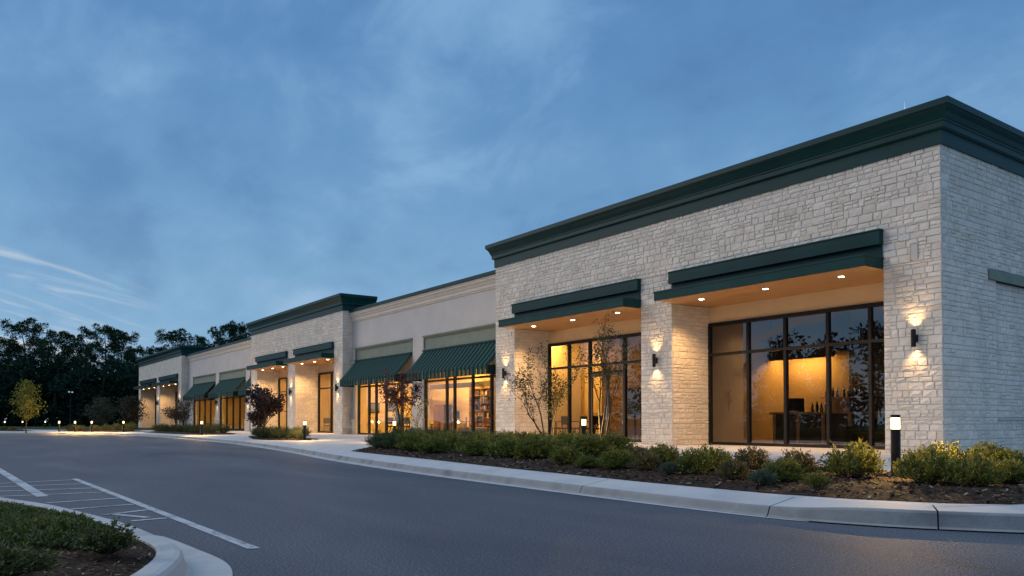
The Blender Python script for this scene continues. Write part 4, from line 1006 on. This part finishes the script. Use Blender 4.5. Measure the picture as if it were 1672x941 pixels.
def conical(loc, seed, h, w, n, mat, label, name, trunk=.09, clear=.28, ls=.2):
    """young tree with a straight stem and rising limbs, broad at its middle"""
    r = random.Random(seed); tr = MB(); m = MB(); tr.tube([(0, 0, -.05), (.02, 0, h*.4), (0, .02, h*.97)], [trunk, trunk*.7, .012], 7)
    for i in range(n):
        t = clear+(1-clear)*i/n*.97; z = h*t; s = (t-clear)/(1-clear); rad = w/2*(min(1, .55+s*2.2) if s < .2 else (1-s)**.75*1.12+.03)
        az = i*2.4+r.uniform(-.4, .4); ln = rad*r.uniform(.75, 1.15); d = Vector((math.cos(az), math.sin(az), .35+.5*s))
        a = Vector((0, 0, z)); b = a+d*ln; tr.tube([a, a.lerp(b, .5)+Vector((0, 0, -.03)), b], [.02*(1-s)+.008, .01, .004], 4, caps=False)
        tone = r.random()
        for j in range(int(24+60*ln)):
            q = r.uniform(.2, 1.05); p = a.lerp(b, q)+Vector((r.gauss(0, 1), r.gauss(0, 1), r.gauss(0, .8)))*(.10+.10*ln*q)
            leaf(m, p, Vector((r.gauss(0, 1), r.gauss(0, 1), r.gauss(-.2, .6))), ls*r.uniform(.6, 1.2), ls*.6, r, min(1, max(0, .15+.55*tone+r.gauss(0, .15))))
    t = empty(name, loc, 0, label, 'tree'); tr.build('trunk', BARK, t); m.build('crown', mat, t); return t
p = spot_at(43, 54.5, GZ); conical(p, 3, 3.5, 2.3, 26, YELLOWL, 'small yellow-green tree lit at the left of the picture', 'young_tree', .05, .27, .14)
p = spot_at(166, 78, GZ); conical(p, 5, 3.0, 3.0, 34, OLIVEL, 'grey-green rounded small tree behind the shrubs at the left', 'young_tree', .06, .14, .16)
p = spot_at(216, 84, GZ); conical(p, 6, 3.3, 3.6, 26, BROWNL, 'brownish small tree just left of the farthest stone block', 'young_tree', .07, .16, .2)

# pines on the skyline
def make_pine(seed, h, cw, bare):
    r = random.Random(seed); tr = MB(); m = MB()
    P = [Vector((r.gauss(0, .12)*k, r.gauss(0, .12)*k, h*k/5)) for k in range(6)]; P[0].z = -.1
    tr.tube(P, [.24, .2, .17, .13, .09, .03], 7)
    def at(t): i = min(4, int(t*5)); return P[i].lerp(P[i+1], t*5-i)
    n = 20
    for i in range(n+1):
        t = bare+(1-bare)*(i/n)**.9; a = at(min(t, .999)); s = (t-bare)/(1-bare); az = i*2.4+r.uniform(-.5, .5)
        ln = cw/2*(.30+.78*math.sin(math.pi*min(1, .20+s*.68)))*r.uniform(.45, 1.1)
        d = Vector((math.cos(az), math.sin(az), r.uniform(.05, .35)+.55*s))
        if i == n: d = Vector((0, 0, .3)); ln = 1
        b = a+d*ln
        tr.tube([a, a.lerp(b, .5)+Vector((0, 0, -.06*ln)), b], [.06*(1.2-s), .03, .012], 4, caps=False)
        for c in range(2+int(ln*1.3)):
            q = r.uniform(.55, 1.0) if c else 1.0; cc = a.lerp(b, q)+Vector((r.gauss(0, .4), r.gauss(0, .4), r.gauss(.25, .35))); cr = r.uniform(.36, .72); tone = r.random()
            for j in range(95):
                v = Vector((r.gauss(0, 1), r.gauss(0, 1), r.gauss(.2, .9))).normalized(); pp = cc+Vector((v.x, v.y, v.z*.85))*cr*r.uniform(.3, 1.0)
                leaf(m, pp, v+Vector((0, 0, .25)), .34, .11, r, min(1, max(0, .4*tone+.3+r.gauss(0, .15))))
    t = empty('pine_tree'); tr.build('trunk', BARK, t); m.build('crown', PINEL, t); return t
PP = [make_pine(1, 15, 6.6, .48), make_pine(2, 15, 5.4, .52), make_pine(3, 15, 4.6, .55), make_pine(4, 15, 7.2, .46)]
PN = [(-52, 121, 14.6, 3, 1.1), (2, 118, 13.6, 1, 1.05), (40, 120, 16.5, 0, 1.08), (66, 128, 14.2, 1, 1), (90, 116, 14.4, 2, 1.1), (107, 126, 12.4, 1, .9), (125, 121, 14.3, 2, .85), (142, 128, 13.2, 1, .9), (168, 117, 15.5, 3, 1.0), (197, 121, 15.0, 0, .9), (222, 128, 13.0, 1, 1.0), (256, 138, 14.3, 3, .75), (284, 136, 16.8, 0, 1.05), (327, 142, 16.4, 2, .85), (372, 139, 18.8, 3, .95), (396, 148, 19.2, 1, 1.0)]
PLB = ['tall dark pine beyond the left edge of the picture', 'dark pine cut by the left edge of the skyline', 'broad tallest pine rising above the yellow tree', 'pine partly behind the broad one above the yellow tree', 'slim rounded pine standing alone right of the broad left pine', 'shorter pine leaning in beside the slim rounded one', 'small open-topped pine with bare lower stem in the skyline gap', 'low pine between the open-topped one and the bushy one', 'bushy full-crowned pine left of the farthest block', 'wide pine just right of the bushy full-crowned one', 'lower pine right at the edge of the farthest block', 'pine rising behind the left end of the farthest cornice', 'taller pine above the middle of the farthest cornice', 'small round-topped pine right of the farthest cornice', 'big double-headed pine above the far stucco wing', 'pine touching the cornice of the middle stone block']
fst = set()
for (px, dp, h, k, sx), lb in zip(PN, PLB):
    o = copy_tree(PP[k]) if k in fst else PP[k]; fst.add(k); s = h/15*.9
    o.location = spot_at(px, dp, GZ-.1); o.scale = (s*sx, s*sx, s); o.rotation_euler = (0, 0, (px*1.7) % 6.28); tag(o, lb, 'pine tree', 'dark pines on the skyline')
# the dark wood they stand in
r = random.Random(12); m = MB()
for i in range(760):
    px = r.uniform(-330, 460); dp = r.uniform(112, 134); zc = abs(r.gauss(0, 1))
    top = 8.8+1.2*mnoise.noise((px*.012, 1, 0))+1.2*mnoise.noise((px*.04, 4, 0)); z = r.uniform(.6, top); c = spot_at(px, dp, z); R0 = r.uniform(1.2, 2.1); tone = r.random()
    for j in range(105):
        v = Vector((r.gauss(0, 1), r.gauss(0, 1), r.gauss(0, 1))).normalized()
        leaf(m, c+Vector((v.x, v.y, v.z*.8))*R0*r.uniform(.55, 1.05), v+Vector((r.gauss(0, .5), r.gauss(0, .5), r.gauss(0, .5))), .62, .4, r, min(1, max(0, .45*tone+.25+r.gauss(0, .12))))
tag(m.build('wood', WOODL), kind='stuff')
# trees across the car park, seen in the glass
r = random.Random(40); m = MB()
for i in range(28):
    x = -98+i*2.7+r.uniform(-.8, .8); y = -54+r.uniform(-4, 4); h = r.uniform(7.2, 10.6)
    m.tube([(x, y, 0), (x+.1, y, h*.6)], [.14, .06], 5)
    for k in range(30):
        t = r.uniform(.08, 1.0); w = 2.3*math.sin(math.pi*(.25+.68*t)); c = Vector((x+r.gauss(0, .6)*w, y+r.gauss(0, .6)*w, h*t)); q = r.uniform(.6, 1.2)
        for j in range(46):
            v = Vector((r.gauss(0, 1), r.gauss(0, 1), r.gauss(0, 1))).normalized(); leaf(m, c+v*r.uniform(.3, 1.1)*q, v, .46, .27, r, r.random())
tag(m.build('tree_line', WOODL), kind='stuff')

for k in PROT:
    for p in PROT[k]:
        if id(p) not in usedp:
            for ch in list(p.children): bpy.data.objects.remove(ch)
            bpy.data.objects.remove(p)
# ------------------------------------------------------------------ sky and light
SUN_AZ = Vector((-.80, -.60, 0)); SUN_EL = R(32)
W = bpy.data.worlds.new('World'); S.world = W; W.use_nodes = True; nt = W.node_tree; nt.nodes.clear()
out = nt.nodes.new('ShaderNodeOutputWorld'); bg = nt.nodes.new('ShaderNodeBackground'); L(nt, bg.outputs[0], out.inputs[0])
sky = N(nt, 'ShaderNodeTexSky', sky_type='NISHITA'); sky.sun_disc = False; sky.sun_elevation = SUN_EL; sky.sun_rotation = math.atan2(SUN_AZ.x, SUN_AZ.y)
sky.air_density = 1.2; sky.dust_density = .6; sky.ozone_density = 3
tc = nt.nodes.new('ShaderNodeTexCoord'); sp = nt.nodes.new('ShaderNodeSeparateXYZ'); L(nt, tc.outputs['Generated'], sp.inputs[0])
def M(op, a, b=None, c=None, cl=False):
    n = nt.nodes.new('ShaderNodeMath'); n.operation = op; n.use_clamp = cl
    for i, v in enumerate((a, b, c)):
        if v is None: continue
        if hasattr(v, 'is_linked'): L(nt, v, n.inputs[i])
        else: n.inputs[i].default_value = v
    return n.outputs[0]
z = M('MAXIMUM', sp.outputs['Z'], 0.0)
base = ramp(nt, z, [(0, (.29, .45, .63)), (.10, (.22, .405, .61)), (.25, (.160, .335, .565)), (.42, (.105, .252, .49)), (.56, (.090, .222, .455)), (.78, (.44, .68, 1.05)), (1, (.55, .8, 1.2))])
den = M('ADD', z, .42); cx = M('DIVIDE', sp.outputs['X'], den); cy = M('DIVIDE', sp.outputs['Y'], den)
cb = nt.nodes.new('ShaderNodeCombineXYZ'); L(nt, cx, cb.inputs[0]); L(nt, cy, cb.inputs[1])
def cloud(scale, rot, st, detail, rough, dist, loc=(0, 0, 0)):
    mp = nt.nodes.new('ShaderNodeMapping'); mp.inputs['Rotation'].default_value = (0, 0, rot); mp.inputs['Scale'].default_value = st; mp.inputs['Location'].default_value = loc
    L(nt, cb.outputs[0], mp.inputs['Vector'])
    n = N(nt, 'ShaderNodeTexNoise', Scale=scale, Detail=detail, Roughness=rough, Distortion=dist); L(nt, mp.outputs[0], n.inputs['Vector']); return n.outputs['Fac']
c1 = cloud(1.5, R(-30), (1, 1.25, 1), 7, .52, .3, (.4, 0, 0)); c2 = cloud(5, R(-30), (1, 1.35, 1), 6, .58, .4, (3, 1, 0))
cm_ = M('ADD', M('MULTIPLY', c1, .72), M('MULTIPLY', c2, .28))
def mixc(fac, a, b, mode='MIX'):
    n = nt.nodes.new('ShaderNodeMix'); n.data_type = 'RGBA'; n.blend_type = mode
    if hasattr(fac, 'is_linked'): L(nt, fac, n.inputs[0])
    else: n.inputs[0].default_value = fac
    for k, v in ((6, a), (7, b)):
        if hasattr(v, 'is_linked'): L(nt, v, n.inputs[k])
        else: n.inputs[k].default_value = (*v, 1)
    return n.outputs[2]
def mrange(v, a, b, c=0, d=1):
    n = nt.nodes.new('ShaderNodeMapRange'); n.interpolation_type = 'SMOOTHSTEP'; L(nt, v, n.inputs[0])
    for i, q in enumerate((a, b, c, d)): n.inputs[i+1].default_value = q
    return n.outputs[0]
lightc = ramp(nt, z, [(0, (.36, .51, .68)), (.25, (.255, .45, .68)), (.56, (.18, .365, .62)), (.78, (.52, .76, 1.12)), (1, (.62, .87, 1.25))])
darkc = ramp(nt, z, [(0, (.22, .36, .54)), (.25, (.115, .26, .48)), (.56, (.055, .158, .365)), (.78, (.36, .58, .95)), (1, (.48, .72, 1.1))])
colr = mixc(mrange(cm_, .47, .63), base, lightc); colr = mixc(mrange(cm_, .49, .36), colr, darkc)
# bright torn streaks of afterglow low in the west
def dirmask(v, lo, hi):
    n = nt.nodes.new('ShaderNodeVectorMath'); n.operation = 'DOT_PRODUCT'; L(nt, tc.outputs['Generated'], n.inputs[0]); n.inputs[1].default_value = Vector(v).normalized(); return mrange(n.outputs['Value'], lo, hi)
u = nt.nodes.new('ShaderNodeVectorMath'); u.operation = 'DOT_PRODUCT'; L(nt, tc.outputs['Generated'], u.inputs[0]); u.inputs[1].default_value = RT
def streaks(tilt, us, vs, loc, rough=.6, dist=.9):
    v = M('ADD', M('ADD', sp.outputs['Z'], .085), M('MULTIPLY', u.outputs['Value'], tilt)); cc = nt.nodes.new('ShaderNodeCombineXYZ')
    L(nt, M('MULTIPLY', u.outputs['Value'], us), cc.inputs[0]); L(nt, M('MULTIPLY', v, vs), cc.inputs[1]); cc.inputs[2].default_value = loc
    n = N(nt, 'ShaderNodeTexNoise', Scale=1, Detail=6, Roughness=rough, Distortion=dist); L(nt, cc.outputs[0], n.inputs['Vector']); return n.outputs['Fac']
w1 = (FW+RT*((40-836)/FOC)+Vector((0, 0, (688-482)/FOC)))
vv = M('ADD', sp.outputs['Z'], M('MULTIPLY', u.outputs['Value'], .27))
f = M('MULTIPLY', M('MULTIPLY', mrange(streaks(.27, 4, 38, 2.3), .47, .66), dirmask(w1, .9905, .9985)), mrange(vv, .046, .026))
colr = mixc(M('MULTIPLY', f, .8), colr, (.62, .68, .74))
# pinkish lit cloud bands over the car park side (seen in the glass)
f2 = M('MULTIPLY', mrange(cloud(3.2, R(50), (.45, 2.8, 1), 6, .55, .5), .5, .62), dirmask((-.55, -.83, .2), .55, .9))
colr = mixc(M('MULTIPLY', f2, .75), colr, (.50, .44, .46))
add = mixc(1.0, colr, mixc(.0, sky.outputs[0], (0, 0, 0)), 'ADD')
sc = nt.nodes.new('ShaderNodeMix'); sc.data_type = 'RGBA'; sc.blend_type = 'ADD'; sc.inputs[0].default_value = .004
L(nt, colr, sc.inputs[6]); L(nt, sky.outputs[0], sc.inputs[7])
L(nt, sc.outputs[2], bg.inputs['Color']); bg.inputs['Strength'].default_value = 1.0
sl = bpy.data.lights.new('sun', 'SUN'); sl.energy = 1.3; sl.angle = R(36); sl.color = (1, .89, .80)
so_ = bpy.data.objects.new('sun', sl); COL.objects.link(so_); sd = (SUN_AZ.normalized()*math.cos(SUN_EL)+Vector((0, 0, math.sin(SUN_EL))))
so_.rotation_euler = (-sd).to_track_quat('-Z', 'Y').to_euler()

vs = S.view_settings; vs.view_transform = 'Standard'; vs.look = 'None'; vs.exposure = 0; vs.gamma = 1; vs.use_curve_mapping = False
S.render.engine = 'CYCLES'
try:
    S.cycles.use_denoising = True; S.cycles.max_bounces = 8; S.cycles.diffuse_bounces = 4; S.cycles.transparent_max_bounces = 12
    S.cycles.sample_clamp_indirect = 6; S.cycles.use_light_tree = True
except Exception: pass
